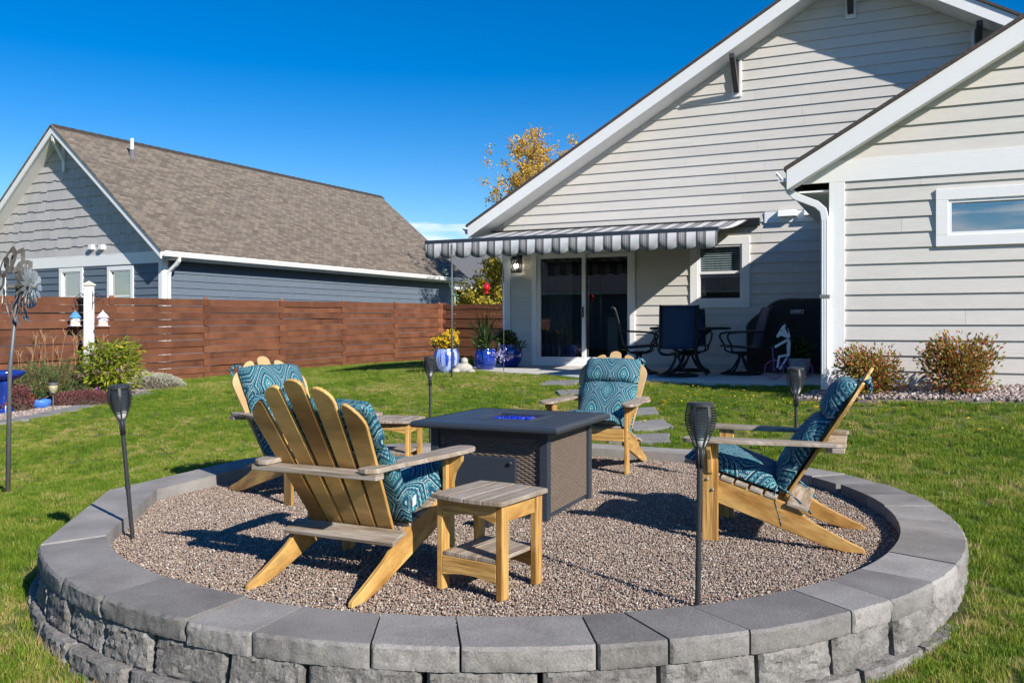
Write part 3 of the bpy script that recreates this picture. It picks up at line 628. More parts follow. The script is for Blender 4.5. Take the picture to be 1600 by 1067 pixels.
def siding(fr, wall, u0, u1, z0, z1, expo, holes, hps, m, thick=.019, joint=3.66, name='siding_board', seed=1):
    g = random.Random(seed); z = z0
    while z < z1-.01:
        zt = min(z+expo, z1); us = [u0]; c = u0+g.uniform(.6, joint)
        while c < u1-.4: us.append(c); c += joint
        us.append(u1)
        for ua, ub in zip(us[:-1], us[1:]):
            for r in cut([(ua+.001, ub-.001, z, zt)], holes):
                poly = clip([(r[0], r[2]), (r[1], r[2]), (r[1], r[3]), (r[0], r[3])], hps)
                if not poly: continue
                n = len(poly); dep = lambda zz: thick*(1-(zz-z)/expo)+.003
                V = [fr.pt(p[0], p[1]+.0005, dep(p[1])) for p in poly]+[fr.pt(p[0], p[1]+.0005, -.004) for p in poly]
                b = MB().add(V, [tuple(range(n)), tuple(range(n, 2*n))[::-1]]+[(i, n+i, n+(i+1) % n, (i+1) % n) for i in range(n)])
                b.build(name, m, wall, grain=fr.W)
        z = zt
def backing(fr, house, u0, u1, z0, z1, holes, hps, m, name='wall', th=.12):
    b = MB()
    for r in cut([(u0, u1, z0, z1)], holes):
        poly = clip([(r[0], r[2]), (r[1], r[2]), (r[1], r[3]), (r[0], r[3])], hps)
        if poly: b.prism(poly, -.006, -th, lambda x, y, d: fr.pt(x, y, d))
    return b.build(name, m, house, grain=fr.W)
def bar(fr, u0, u1, z0, z1, d0, d1, b=None):
    b = b or MB(); b.prism([(u0, z0), (u1, z0), (u1, z1), (u0, z1)], d0, d1, lambda x, y, d: fr.pt(x, y, d)); return b
def trim_frame(fr, u0, u1, z0, z1, t, d0, d1, b=None):
    b = b or MB()
    bar(fr, u0, u1, z1-t, z1, d0, d1, b); bar(fr, u0, u1, z0, z0+t, d0, d1, b); bar(fr, u0, u0+t, z0+t, z1-t, d0, d1, b); bar(fr, u1-t, u1, z0+t, z1-t, d0, d1, b); return b
def window(fr, house, u0, u1, z0, z1, t=.12, blinds=0, sash=True, glass='glass_dark', name='window', room=True, tint='interior'):
    wn = trim_frame(fr, u0, u1, z0, z1, t, -.02, .042).build(name, 'white', house, grain=fr.W, bevel=.004)
    a, c, e, f = u0+t, u1-t, z0+t, z1-t
    fb = trim_frame(fr, a, c, e, f, .035, -.09, .025); 
    if sash: bar(fr, a+.035, c-.035, (e+f)/2-.025, (e+f)/2+.025, -.07, .018, fb)
    fb.build('sash', 'vinyl', wn, grain=fr.W, bevel=.003)
    hs = [(e+.03, (e+f)/2-.02), ((e+f)/2+.02, f-.03)] if sash else [(e+.03, f-.03)]
    for z_a, z_b in hs: bar(fr, a+.03, c-.03, z_a, z_b, -.035, -.029).build('pane', glass, wn)
    if room:
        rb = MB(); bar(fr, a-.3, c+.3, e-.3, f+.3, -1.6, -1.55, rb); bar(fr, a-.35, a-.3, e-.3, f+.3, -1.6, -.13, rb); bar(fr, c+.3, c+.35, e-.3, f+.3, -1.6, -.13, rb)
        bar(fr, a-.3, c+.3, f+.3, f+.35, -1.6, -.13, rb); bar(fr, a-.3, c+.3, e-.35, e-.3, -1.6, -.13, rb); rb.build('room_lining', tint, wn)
    for k in range(blinds):
        z = f-.045-k*.042; q = MB(); q.prism([(a+.03, 0), (c-.03, 0), (c-.03, .036), (a+.03, .036)], -.001, .001, lambda x, y, d: fr.pt(x, z-.02+y*.8, -.05-y*.5+d)); q.build('blind_slat', 'blind', wn)
    return wn
SL = .588
def gable_roof(fr, house, uL, uR, ez, over, back, m, rake_h=.22, uv_extra=0, th=.10, ridge_cap=False, soff='white'):
    """two roof slabs, rake boards, soffits; ez = top of roof edge height at the eaves"""
    um = (uL+uR)/2; apex = ez+(um-uL)*SLp
    up = Vector((0, 0, 1))
    for side in (-1, 1):
        ue = uL if side < 0 else uR
        def q(u, z, d): return fr.pt(u, z, d)
        # shingle slab
        b = MB(); poly = [(ue+side*.03, ez-SLp*.03), (um, apex), (um, apex-.045), (ue+side*.03, ez-SLp*.03-.045)]
        b.prism(poly, over+.03, -back, q); me_ob = b.build('roof', m, house)
        uvl = me_ob.data.uv_layers.new(name='UVMap'); sl = math.hypot(1, SLp)
        for lp in me_ob.data.loops:
            p = me_ob.data.vertices[lp.vertex_index].co; r_ = p-fr.O; uvl.data[lp.index].uv = (r_.dot(fr.D), (r_.dot(fr.W)-ue)*sl)
        # rake board
        b = MB(); poly = [(ue, ez-.05), (um, apex-.05), (um, apex-.05-rake_h), (ue, ez-.05-rake_h)]
        b.prism(poly, over, over-.04, q); b.build('rake_board', 'white', house, grain=(fr.W*-side+up*SLp))
        # soffit under the front overhang and along the eave
        b = MB(); poly = [(ue, ez-.05-rake_h*.8), (um, apex-.05-rake_h*.8), (um, apex-.07-rake_h*.8), (ue, ez-.07-rake_h*.8)]
        b.prism(poly, over-.04, -.02, q); b.build('soffit', soff, house, grain=fr.W)
    return apex
# ---- our house: main gable and the wing
SLp = SL
house = thing('house', 'pale beige lap sided house with white trim and a striped awning over the patio', 'house', (0, 0, 0))
uL, uR = -.5, 13.32; EZ = 3.24; OV = .58
apexM = gable_roof(MAINF, house, uL, uR, EZ, OV, 15, 'roof_dark')
under = lambda ue, s_: None
rk = EZ-.05-.2
hpsM = [(-SL, 1, rk-SL*uL), (SL, 1, rk+SL*uR)]          # below both rakes
duL, duR = MAINF.u_of(832), MAINF.u_of(993); dz0, dz1 = PZ+.0, MAINF.z_of(910, 388)
wuL, wuR = MAINF.u_of(1079), MAINF.u_of(1172); wz0, wz1 = MAINF.z_of(1125, 481), MAINF.z_of(1125, 371)
holesM = [(duL+.02, duR-.02, dz0-.2, dz1-.02), (wuL+.02, wuR-.02, wz0+.02, wz1-.02)]
wallM = backing(MAINF, house, 0, 12.8, .2, 7.6, holesM, hpsM, 'siding')
siding(MAINF, wallM, .16, 6.5, PZ+.07, PZ+.07+14*.178, .178, holesM, hpsM, 'siding', seed=4)
siding(MAINF, wallM, .0, 12.8, PZ+.07+14*.178, 7.5, .178, [], hpsM, 'siding', seed=8)
bar(MAINF, 0, .155, PZ-.05, 3.06, 0, .03).build('corner_board', 'white', house, grain=(0, 0, 1), bevel=.004)
bar(MAINF, .155, 6.4, PZ-.2, PZ+.075, 0, .008).build('foundation_strip', 'concrete', house)
# left long wall (towards the neighbour), eave, gutter
SIDEF = Frame(MAINF.O.x, MAINF.O.y, 0); SIDEF.W = -MAINF.D.copy(); SIDEF.W = MAINF.D.copy()*-1; SIDEF.Nn = -MAINF.W; SIDEF.O = MAINF.O.copy()
b = bar(SIDEF, -14, -.02, .2, 3.05, -.1, -.004); sw_ = b.build('wall', 'siding', house, grain=MAINF.D)
siding(SIDEF, sw_, -14, -.17, PZ+.07, PZ+.07+14*.178, .178, [], [], 'siding', seed=12)
bar(SIDEF, -.15, -.0, PZ-.05, 3.05, .0, .03).build('corner_board', 'white', house, grain=(0, 0, 1), bevel=.004)
def gutter(fr, house, ue, ez, d0, d1, s_, w_=.13, h=.13):
    g = [(0, 0), (0, -h), (-.09, -h), (-w_, -.03), (-w_, 0), (-w_+.012, 0), (-w_+.012, -.025), (-.085, -h+.012), (-.012, -h+.012), (-.012, 0)]
    b = MB(); b.prism([(ue-s_*q[0], ez+q[1]) for q in g], d0, d1, lambda x, y, d: fr.pt(x, y, d)); return b.build('gutter', 'gutter', house)
gutter(MAINF, house, uL+.0, EZ-.055, OV-.03, -14, -1)
bar(MAINF, uL, uL+.03, EZ-.28, EZ-.06, OV-.05, -14).build('fascia', 'white', house, grain=MAINF.D)
b = MB(); b.prism([(uL+.03, EZ-.285), (.03, EZ-.285), (.03, rk+SL*(.53)), (uL+.03, rk+SL*.03)], -.02, -.06, lambda x, y, d: MAINF.pt(x, y, d)); b.build('eave_return', 'siding', house, grain=MAINF.W)
bar(MAINF, uL+.03, -.0, EZ-.30, EZ-.28, -.02, -14).build('soffit', 'white', house, grain=MAINF.D)
# a loose white downspout leaning at the corner
b = MB(); p0, p1 = MAINF.pt(-.12, 3.0, .10), MAINF.pt(-.12, 2.7, .05); 
b.tube([MAINF.pt(-.22, .55, -.5), MAINF.pt(-.14, 2.0, -.5), MAINF.pt(-.10, 2.6, -.5), MAINF.pt(-.5, 3.0, -.45)], .045, n=4); b.build('downspout', 'gutter', house)
# sliding door
sd_ = trim_frame(MAINF, duL, duR, dz0-.01, dz1, .10, -.02, .045).build('sliding_door', 'white', house, grain=MAINF.W, bevel=.004)
dm = MAINF.u_of(911.5); fb = trim_frame(MAINF, duL+.10, dm+.045, dz0+.09, dz1-.10, .075, -.05, .01); fb.build('door_leaf', 'vinyl', sd_, bevel=.004)
fb = trim_frame(MAINF, dm-.045, duR-.10, dz0+.09, dz1-.10, .075, -.10, -.052); fb.build('door_leaf', 'vinyl', sd_, bevel=.004)
bar(MAINF, duL+.17, dm-.025, dz0+.16, dz1-.17, -.022, -.016).build('pane', 'glass_dark', sd_); bar(MAINF, dm+.025, duR-.17, dz0+.16, dz1-.17, -.08, -.074).build('pane', 'glass_dark', sd_)
bar(MAINF, dm-.015, dm+.012, 1.42, 1.62, .010, .035).build('door_handle', 'black_metal', sd_, bevel=.004)
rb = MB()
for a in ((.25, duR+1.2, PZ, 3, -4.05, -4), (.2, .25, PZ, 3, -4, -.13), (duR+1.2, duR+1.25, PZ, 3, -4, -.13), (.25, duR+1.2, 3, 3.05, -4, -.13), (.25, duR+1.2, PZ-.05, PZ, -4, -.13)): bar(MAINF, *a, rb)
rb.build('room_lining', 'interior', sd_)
b = MB(); n_ = 46; V = []
for k in range(n_+1):
    u = duL+.14+k/n_*.62; d = -.17+.022*math.sin(k*1.35); V += [MAINF.pt(u, PZ+.1, d), MAINF.pt(u, dz1-.1, d)]
b.add(V, [(2*k, 2*k+2, 2*k+3, 2*k+1) for k in range(n_)]).build('curtain', 'curtain', sd_, smooth=True)
for k in range(5):      # furniture dimly seen in the room
    b = MB(); uu = duL+.9+k*.28; b.box(MAINF.pt(uu, PZ+.5+.1*(k % 2), -2.2-.2*k), (.22, .25, .9)); 
    if k in (0, 3): b.build('room_furniture', 'blind', sd_)
# patio window with a half drawn blind
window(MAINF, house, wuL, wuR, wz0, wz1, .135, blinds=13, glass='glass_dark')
# mounting board, two eyeball vents
vzb = MAINF.z_of(1240, 347); bar(MAINF, 5.02, 6.45, vzb, vzb+.19, .0, .032).build('mounting_board', 'white', house, grain=MAINF.W, bevel=.003)
for px in (1231, 1272):
    u = MAINF.u_of(px); b = MB(); zc = vzb+.14
    b.add([MAINF.pt(u-.15, zc-.05, .032), MAINF.pt(u+.15, zc-.05, .032), MAINF.pt(u+.15, zc+.07, .032), MAINF.pt(u-.15, zc+.07, .032), MAINF.pt(u-.15, zc-.05, .15), MAINF.pt(u+.15, zc-.05, .15), MAINF.pt(u+.15, zc+.045, .12), MAINF.pt(u-.15, zc+.045, .12)],
          [(0, 1, 5, 4), (4, 5, 6, 7), (7, 6, 2, 3), (0, 4, 7, 3), (1, 2, 6, 5)]); b.build('wall_vent', 'gutter', house, bevel=.006)
# gable brackets
def bracket(fr, house, u, ztop, h=.66, proj=.5):
    pl = bar(fr, u-.085, u+.085, ztop-h, ztop, .02, .045).build('gable_bracket', 'white', house, bevel=.02)
    b = MB(); bar(fr, u-.045, u+.045, ztop-h+.07, ztop-.02, .045, .10, b); b.build('bracket_post', 'dark_metal', pl, bevel=.006)
    b = MB(); b.prism([(.10, ztop-h+.07), (.10, ztop-h+.20), (proj-.1, ztop-.1), (proj, ztop-.02), (proj, ztop-.10)], u-.045, u+.045, lambda x, y, d: fr.pt(d, y, x)); b.build('bracket_brace', 'dark_metal', pl, bevel=.006)
rz = lambda u: rk+SL*(min(u, 2*6.41-u)-uL)
for u in (4.55, 6.41, 8.27): bracket(MAINF, house, u, rz(u)-.03)
# ---- wing
wL, wR = -.47, 9.0; WEZ = 3.14
SLp = SL
gable_roof(WINGF, house, wL, wR, WEZ, .32, 4.55, 'roof_dark', rake_h=.23)
rkw = WEZ-.05-.2
hpsW = [(-SL, 1, rkw-SL*wL), (SL, 1, rkw+SL*wR)]
nuL = WINGF.u_of(1462); nz1 = WINGF.z_of(1462, 297); nz0 = WINGF.z_of(1462, 386); nuR = nuL+1.75
holesW = [(nuL+.02, nuR-.02, nz0+.02, nz1-.02)]
wallW = backing(WINGF, house, 0, 8.5, .2, 6.4, holesW, hpsW, 'siding')
siding(WINGF, wallW, .15, 8.4, .56, 2.955, .1775, holesW, hpsW, 'siding', seed=21)
siding(WINGF, wallW, -.4, 8.9, 3.20, 6.2, .1775, [], hpsW, 'siding', seed=23)
poly = clip([(-.45, 2.957), (8.9, 2.957), (8.9, 3.205), (-.45, 3.205)], hpsW)
b = MB(); b.prism(poly, .0, .034, lambda x, y, d: WINGF.pt(x, y, d)); b.build('frieze_board', 'white', house, grain=WINGF.W)
bar(WINGF, -.025, .15, .53, 2.955, 0, .034).build('corner_board', 'white', house, grain=(0, 0, 1), bevel=.004)
bar(WINGF, -.02, 8.4, .2, .55, -.1, -.012).build('foundation', 'concrete', house)
wn = window(WINGF, house, nuL, nuR, nz0, nz1, .125, blinds=3, sash=False, glass='glass_low')
WSF = Frame(0, 0, 0); WSF.O = WINGF.O.copy(); WSF.W = WINGF.D*-1; WSF.Nn = -WINGF.W
ws_ = bar(WSF, -4.5, -.02, .2, 3.0, -.1, -.004).build('wall', 'siding', house, grain=WINGF.D)
siding(WSF, ws_, -4.5, -.15, .56, 2.93, .1775, [], [], 'siding', seed=31)
bar(WSF, -.15, 0, .53, 2.93, 0, .026).build('corner_board', 'white', house, grain=(0, 0, 1), bevel=.004)
gutter(WINGF, house, wL, WEZ-.05, .30, -4.4, -1)
bar(WINGF, wL, wL+.03, WEZ-.27, WEZ-.06, .27, -4.4).build('fascia', 'white', house, grain=WINGF.D)
bar(WINGF, wL+.03, -.03, WEZ-.285, WEZ-.265, .0, -4.4).build('soffit', 'white', house, grain=WINGF.D)
def downspout(path, w_, h_, house, name='downspout'):
    b = MB(); V, Fc = [], []; m = len(path)
    for i, p in enumerate(path):
        for k, (a, c) in enumerate(((-1, -1), (1, -1), (1, 1), (-1, 1))): V.append(p[0]+p[1]*(a*w_/2)+p[2]*(c*h_/2))
    for i in range(m-1): Fc += [(i*4+k, i*4+(k+1) % 4, i*4+4+(k+1) % 4, i*4+4+k) for k in range(4)]
    Fc += [(3, 2, 1, 0), tuple((m-1)*4+k for k in range(4))]
    return b.add(V, Fc).build(name, 'gutter', house, bevel=.006)
Z3 = Vector((0, 0, 1)); P_ = lambda u, z, d: WINGF.pt(u, z, d)
A = lambda ang: (WINGF.W*math.cos(ang)+Z3*math.sin(ang))
path = [(P_(-.50, 3.04, .05), WINGF.W, WINGF.Nn), (P_(-.50, 2.96, .05), WINGF.W, WINGF.Nn), (P_(-.47, 2.88, .05), A(.55), WINGF.Nn), (P_(-.40, 2.81, .05), A(1.05), WINGF.Nn), (P_(-.16, 2.70, .05), A(1.05), WINGF.Nn), (P_(-.09, 2.63, .05), A(.55), WINGF.Nn), (P_(-.07, 2.54, .05), WINGF.W, WINGF.Nn), (P_(-.07, .50, .05), WINGF.W, WINGF.Nn)]
ds = downspout(path, .085, .065, house)
bar(WINGF, -.125, -.015, 1.585, 1.625, .01, .09).build('strap', 'galv', ds)
for k in (-1, 0, 1): bar(WINGF, -.07+k*.026-.004, -.07+k*.026+.004, .52, 2.52, .0825, .087).build('downspout_rib', 'gutter', ds)
# wall lantern (lit)
lu = MAINF.u_of(812); lz = MAINF.z_of(812, 427)
lan = thing('wall_lantern', 'black square wall lantern glowing beside the sliding door', 'lantern', MAINF.pt(lu, lz, .03), -R(25))
b = MB(); b.box((0, .0, .20), (.11, .03, .30)); b.box((0, -.06, .29), (.04, .10, .03)); b.build('back_plate', 'black_metal', lan, bevel=.004)
b = MB(); b.box((0, -.13, .26), (.16, .16, .02)); b.prism([(-.10, -.10), (.10, -.10), (.10, .10), (-.10, .10)], .27, .275, lambda x, y, d: (x, -.13+y, d)); b.box((0, -.13, .295), (.12, .12, .04)); b.build('lantern_cap', 'black_metal', lan, bevel=.004)
b = MB()
for x in (-.075, .075):
    for y in (-.205, -.055): b.box((x, y, .14), (.012, .012, .24))
for z in (.02, .10, .18):
    for y in (-.205, -.055): b.box((0, y, z), (.16, .008, .008))
    for x in (-.075, .075): b.box((x, -.13, z), (.008, .16, .008))
b.box((0, -.13, .01), (.16, .16, .02)); b.build('lantern_cage', 'black_metal', lan)
for x in (-.03, .03):
    b = MB(); b.lathe([(.012, 0), (.02, .03), (.016, .06), (.004, .085)], 10, (x, -.13, .09)); b.build('bulb', 'bulb', lan, smooth=True)
# ---- awning
AZ, FZ, PR, AW, AU = 3.10, 2.68, 2.66, 4.95, -.20
awn = thing('retractable_awning', 'grey and white striped retractable awning with scalloped valance above the patio', 'awning', (0, 0, 0))
def ap(u, t, dz=0): return MAINF.pt(u, AZ+(FZ-AZ)*t-.05*math.sin(math.pi*t)+dz, .10+(PR-.1)*t)
V, Fc = [], []; nu_, nt_ = 34, 8
for j in range(nt_+1):
    for i in range(nu_+1): V.append(ap(AU+AW*i/nu_, j/nt_))
for j in range(nt_): Fc += [(j*(nu_+1)+i, j*(nu_+1)+i+1, (j+1)*(nu_+1)+i+1, (j+1)*(nu_+1)+i) for i in range(nu_)]
fab = MB().add(V, Fc).build('fabric', 'awning', awn, smooth=True)
uvl = fab.data.uv_layers.new(name='UVMap')
for lp in fab.data.loops: p = fab.data.vertices[lp.vertex_index].co-MAINF.O; uvl.data[lp.index].uv = (p.dot(MAINF.W), p.dot(MAINF.Nn))
fab.modifiers.new('thick', 'SOLIDIFY').thickness = .003
nsc = 17; V, Fc = [], []; ns = nsc*12; sp = AW/nsc
for i in range(ns+1):
    s_ = i/ns*nsc; ph = s_ % 1.0; bot = .195+.06*(math.sin(math.pi*ph)**.6 if 0 < ph < 1 else 0)
    u = AU+AW*i/ns; wv = .004*math.sin(s_*math.pi*2)+.004*math.sin(s_*3.1)
    V += [MAINF.pt(u, FZ-.03, PR+.025), MAINF.pt(u, FZ-.03-bot*.5, PR+.028+wv*.5), MAINF.pt(u, FZ-.03-bot, PR+.03+wv)]
for i in range(ns): Fc += [(3*i, 3*i+3, 3*i+4, 3*i+1), (3*i+1, 3*i+4, 3*i+5, 3*i+2)]
val = MB().add(V, Fc).build('valance', 'awning', awn, smooth=True); uvl = val.data.uv_layers.new(name='UVMap')
for lp in val.data.loops: p = val.data.vertices[lp.vertex_index].co-MAINF.O; uvl.data[lp.index].uv = (p.dot(MAINF.W), p.z)
val.modifiers.new('thick', 'SOLIDIFY').thickness = .002
b = MB(); b.tube([V[3*i+2] for i in range(0, ns+1, 1)], .005, 4); b.build('valance_binding', 'black', val)
bar(MAINF, AU-.02, AU+.02+AW, FZ-.045, FZ+.035, PR-.03, PR+.022).build('front_bar', 'slate', awn, bevel=.012)
b = MB(); bar(MAINF, AU-.02, AU+.2+AW, AZ-.11, AZ+.03, .03, .11, b); b.build('cassette', 'black_metal', awn, bevel=.01)
for u0_, u1_ in ((.7, 2.0), (AW-.6, AW-1.9)):
    b = MB(); b.tube([MAINF.pt(u0_, AZ-.07, .1), MAINF.pt(u1_, (AZ+FZ)/2-.07, 1.45)], .025, 8); b.tube([MAINF.pt(u1_, (AZ+FZ)/2-.07, 1.45), MAINF.pt(u0_, FZ-.02, PR-.03)], .022, 8); b.build('folding_arm', 'black_metal', awn, smooth=True)
# ---- the neighbour's house
LF = Frame(-8.95, 22.0, 28.5)
nb = thing('neighbour_house', 'blue grey neighbour house with brown shingle roof and grey shake gable behind the fence', 'house', (0, 0, 0))
SLp = .82; lo = .42; luR, lW = lo, 8.76; luL = luR-lW; LEZ = 3.20
gable_roof(LF, nb, luL, luR, LEZ, .42, 14.3, 'shingle', rake_h=.2)
rkl = LEZ-.05-.18; hpsL = [(-SLp, 1, rkl-SLp*luL), (SLp, 1, rkl+SLp*luR)]
w1 = (LF.u_of(169), LF.u_of(210), LF.z_of(190, 480)-.5, LF.z_of(190, 416)); w2 = (LF.u_of(94), LF.u_of(131), w1[2], LF.z_of(112, 419)); w3 = (LF.u_of(-34), LF.u_of(10), w1[2], w1[3])
holesL = [(a+.02, c-.02, e+.02, f-.02) for a, c, e, f in (w1, w2, w3)]
wl = backing(LF, nb, luL+lo, 0, -.1, 6.5, holesL, hpsL, 'bluegrey')
zb0 = LF.z_of(200, 414)-.0; zb0 = LF.z_of(240, 411); zb1 = zb0+.30
siding(LF, wl, luL+lo, -.14, .2, zb0, .187, holesL, hpsL, 'bluegrey', thick=.022, seed=41)
b = MB(); b.prism(clip([(luL, zb0), (.02, zb0), (.02, zb1), (luL, zb1)], hpsL), 0, .036, lambda x, y, d: LF.pt(x, y, d)); b.build('frieze_board', 'white', nb, grain=LF.W)
bar(LF, -.14, .0, .1, zb0, 0, .03).build('corner_board', 'white', nb, grain=(0, 0, 1))
for wv in (w1, w2, w3): window(LF, nb, *wv, t=.11, blinds=0, glass='glass_low')
g = random.Random(3); z = zb1; row = 0
while z < 6.4:
    u = luL+lo-g.random()*.2
    while u < .3:
        w_ = g.uniform(.17, .34); dz = g.choice((0, 0, -.022, -.03)); poly = clip([(u+.003, z+dz), (u+w_-.003, z+dz), (u+w_-.003, z+.30), (u+.003, z+.30)], hpsL)
        if poly:
            n = len(poly); dp = lambda zz: .03*(1-(zz-z)/.33)+.004+.0*row
            Vv = [LF.pt(p[0], p[1], dp(p[1])) for p in poly]+[LF.pt(p[0], p[1], -.004) for p in poly]
            MB().add(Vv, [tuple(range(n)), tuple(range(n, 2*n))[::-1]]+[(i, n+i, n+(i+1) % n, (i+1) % n) for i in range(n)]).build('shake', 'shake', wl, grain=LF.W)
        u += w_
    z += .27; row += 1
LS = Frame(0, 0, 0); LS.O = LF.O.copy(); LS.W = LF.D.copy(); LS.Nn = LF.W.copy()
wls = bar(LS, .02, 13.9, -.1, 3.0, -.1, -.004).build('wall', 'bluegrey', nb, grain=LF.D)
siding(LS, wls, .14, 13.7, .2, 2.95, .187, [], [], 'bluegrey', thick=.022, seed=43)
bar(LS, .0, .14, .1, 2.95, 0, .03).build('corner_board', 'white', nb, grain=(0, 0, 1)); bar(LS, 13.7, 13.9, .1, 2.95, 0, .03).build('corner_board', 'white', nb, grain=(0, 0, 1))
gutter(LF, nb, luR, LEZ-.06, .40, -14.2, 1)
bar(LF, luR-.03, luR, LEZ-.24, LEZ-.07, .38, -14.2).build('fascia', 'white', nb, grain=LF.D)
bar(LF, 0.03, luR-.03, LEZ-.25, LEZ-.23, -.0, -14.2).build('soffit', 'white', nb, grain=LF.D)
L_ = lambda u, z, d: LF.pt(u, z, d); AL = lambda ang: (LF.W*math.cos(ang)+Z3*math.sin(ang))
downspout([(L_(luR+.05, LEZ-.17, -.1), LF.W, LF.Nn), (L_(luR+.04, LEZ-.28, -.1), AL(-.5), LF.Nn), (L_(luR-.05, LEZ-.37, -.1), AL(-1.1), LF.Nn), (L_(.14, LEZ-.52, -.1), AL(-.9), LF.Nn), (L_(.09, LEZ-.65, -.1), LF.W, LF.Nn), (L_(.09, .1, -.1), LF.W, LF.Nn)], .09, .07, nb)
# apex brace, vent caps, plumbing stack
um = (luL+luR)/2; az_ = LEZ+(um-luL)*SLp
b = MB(); b.prism([(0, az_-1.1), (0, az_-1.0), (.36, az_-.42), (.40, az_-.30), (.40, az_-.45)], um-.05, um+.05, lambda x, y, d: LF.pt(d, y, x)); b.build('gable_brace', 'white', nb, bevel=.006)
b = MB(); bar(LF, um-.05, um+.05, az_-1.25, az_-.35, .035, .09, b); b.build('gable_brace', 'white', nb, bevel=.006)
for px in (147, 163):
    u = LF.u_of(px); b = MB(); b.box((0, 0, 0), (.15, .14, .13), Matrix.Rotation(-R(28.5), 3, 'Z')); o = b.build('wall_vent', 'gutter', nb, bevel=.015); o.location = LF.pt(u, LF.z_of(px, 387), .07)
for k in range(52):      # ridge cap shingles
    b = MB(); d = .40-k*.285; b.prism([(um-.15, az_-.15*SLp+.012), (um, az_+.022), (um+.15, az_-.15*SLp+.012), (um+.15, az_-.15*SLp-.01), (um, az_-.0), (um-.15, az_-.15*SLp-.01)], d, d-.30, lambda x, y, dd: LF.pt(x, y+.012*(dd-d)/.3, dd)); b.build('ridge_shingle', 'shingle', nb)
pb = None
for k in range(200):
    d = -.5-k*.05; uu = um+.75; zz = az_-.75*SLp; p = LF.pt(uu, zz, d)
    if 800+p.x/p.y*F > 205: break
o = MB().lathe([(.05, -.1), (.05, .52)], 12).build('vent_pipe', 'vinyl', nb, smooth=False); o.location = p
o = MB().lathe([(.16, -.14), (.085, .02), (.062, .2)], 12).build('pipe_flashing', 'greyroof', nb); o.location = p
# ---- two houses far beyond the fence
def far_house(label, fr, wd, ln, ez, sl, wallm):
    global SLp
    h = thing('distant_house', label, 'house'); SLp = sl
    gable_roof(fr, h, -.4, wd+.4, ez, .4, ln, 'greyroof', rake_h=.2)
    backing(fr, h, 0, wd, 0, ez+wd, [], [(-sl, 1, ez-.2+sl*.4), (sl, 1, ez-.2+sl*(wd+.4))], wallm)
    bs = Frame(0, 0, 0); bs.O = fr.pt(0, 0, 0); bs.W = fr.D*-1; bs.Nn = -fr.W
    bar(bs, -ln+.4, -.02, 0, ez-.2, -.1, 0).build('wall', wallm, h)
    gutter(fr, h, -.4, ez-.05, .38, -ln, -1); gutter(fr, h, wd+.4, ez-.05, .38, -ln, 1)
    for u in (wd*.25, wd*.65): window(fr, h, u, u+1.2, 1.0, 2.3, t=.1, sash=True, glass='glass_low', room=False, name='window')
far_house('cream walled house with slate grey roof seen past the end of the fence', Frame(-4.9, 53.0, 78), 9, 16, 3.3, .42, 'cream')
far_house('slate roofed house standing farthest off behind the yellow green tree', Frame(-3.0, 76.0, 84), 11, 18, 4.6, .45, 'cream')
# a house across the yard, seen only in the window reflections
far_house('brown roofed house across the yard, mirrored in the glass doors', Frame(-27, -3, 118), 12, 18, 3.2, .55, 'bluegrey')
# ------------------------------------------------------------------ fence
fence = thing('wooden_fence', 'long red brown fence of woven horizontal boards along the neighbour house', 'fence', (FA.x, FA.y, 0))
def fence_run(fence, A0, D0, N0, ks, ztops, rows=12, rh=.15, seed=1):
    g = random.Random(seed); ang = math.atan2(D0.y, D0.x)
    for k, zt in zip(ks, ztops):
        p = A0+D0*k; b = MB(); b.box((0, 0, (zt+.05-.3)/2), (.09, .036, zt+.05+.3)); o = b.build('post', 'fence_post', fence, grain=(0, 0, 1), bevel=.004)
        o.location = (p.x-fence.location.x, p.y-fence.location.y, 0); o.rotation_euler = (0, 0, ang)
    for j in range(len(ks)-1):
        for r in range(rows):
            front = (r+j) % 2 == 0; ext = .085 if front else -.05
            k0, k1 = ks[j]-ext, ks[j+1]+ext; z0, z1 = ztops[j], ztops[j+1]; off = .031 if front else .002
            off += g.uniform(-.004, .004); h = rh-.005+g.uniform(-.004, .002); P0, P1 = A0+D0*k0+N0*off, A0+D0*k1+N0*off; th = .0095
            za, zb = z0-r*rh+g.uniform(-.004, .004), z1-r*rh+g.uniform(-.004, .004); V = []; ns_ = 4; bow = g.uniform(-.012, .012) if front else g.uniform(-.008, .008)
            for i in range(ns_+1):
                t = i/ns_; P = P0.lerp(P1, t); bb = N0*bow*math.sin(math.pi*t); z = za+(zb-za)*t
                for s_, zz in ((1, z-h), (1, z), (-1, z), (-1, z-h)): q = P+bb+N0*th*s_; V.append((q.x-fence.location.x, q.y-fence.location.y, zz))
            Fc = []
            for i in range(ns_): Fc += [(i*4+q, i*4+(q+1) % 4, i*4+4+(q+1) % 4, i*4+4+q) for q in range(4)]
            Fc += [(3, 2, 1, 0), tuple(ns_*4+q for q in range(4))]
            MB().add(V, Fc).build('board', 'fence', fence, grain=(D0.x, D0.y, 0))
ks = [.39-2.4*9+2.4*i for i in range(14)]
fence_run(fence, FA, FD, FN, ks, [1.845+.0128*(k+.5) for k in ks])
PE = FA+FD*(ks[-1]+.15)
fence2 = thing('wooden_fence', 'short red brown fence return between the corner post and the house', 'fence', (PE.x, PE.y, 0))
D2 = Vector((math.cos(R(28.2)), -math.sin(R(28.2)))); N2 = -FD
fence_run(fence2, PE+D2*.12, D2, N2, [0.0, 2.3, 4.6], [1.96, 1.95, 1.95], seed=4)
b = MB(); b.box((0, 0, .85), (.13, .13, 2.3)); o = b.build('post', 'fence_post', fence2, grain=(0, 0, 1), bevel=.005)
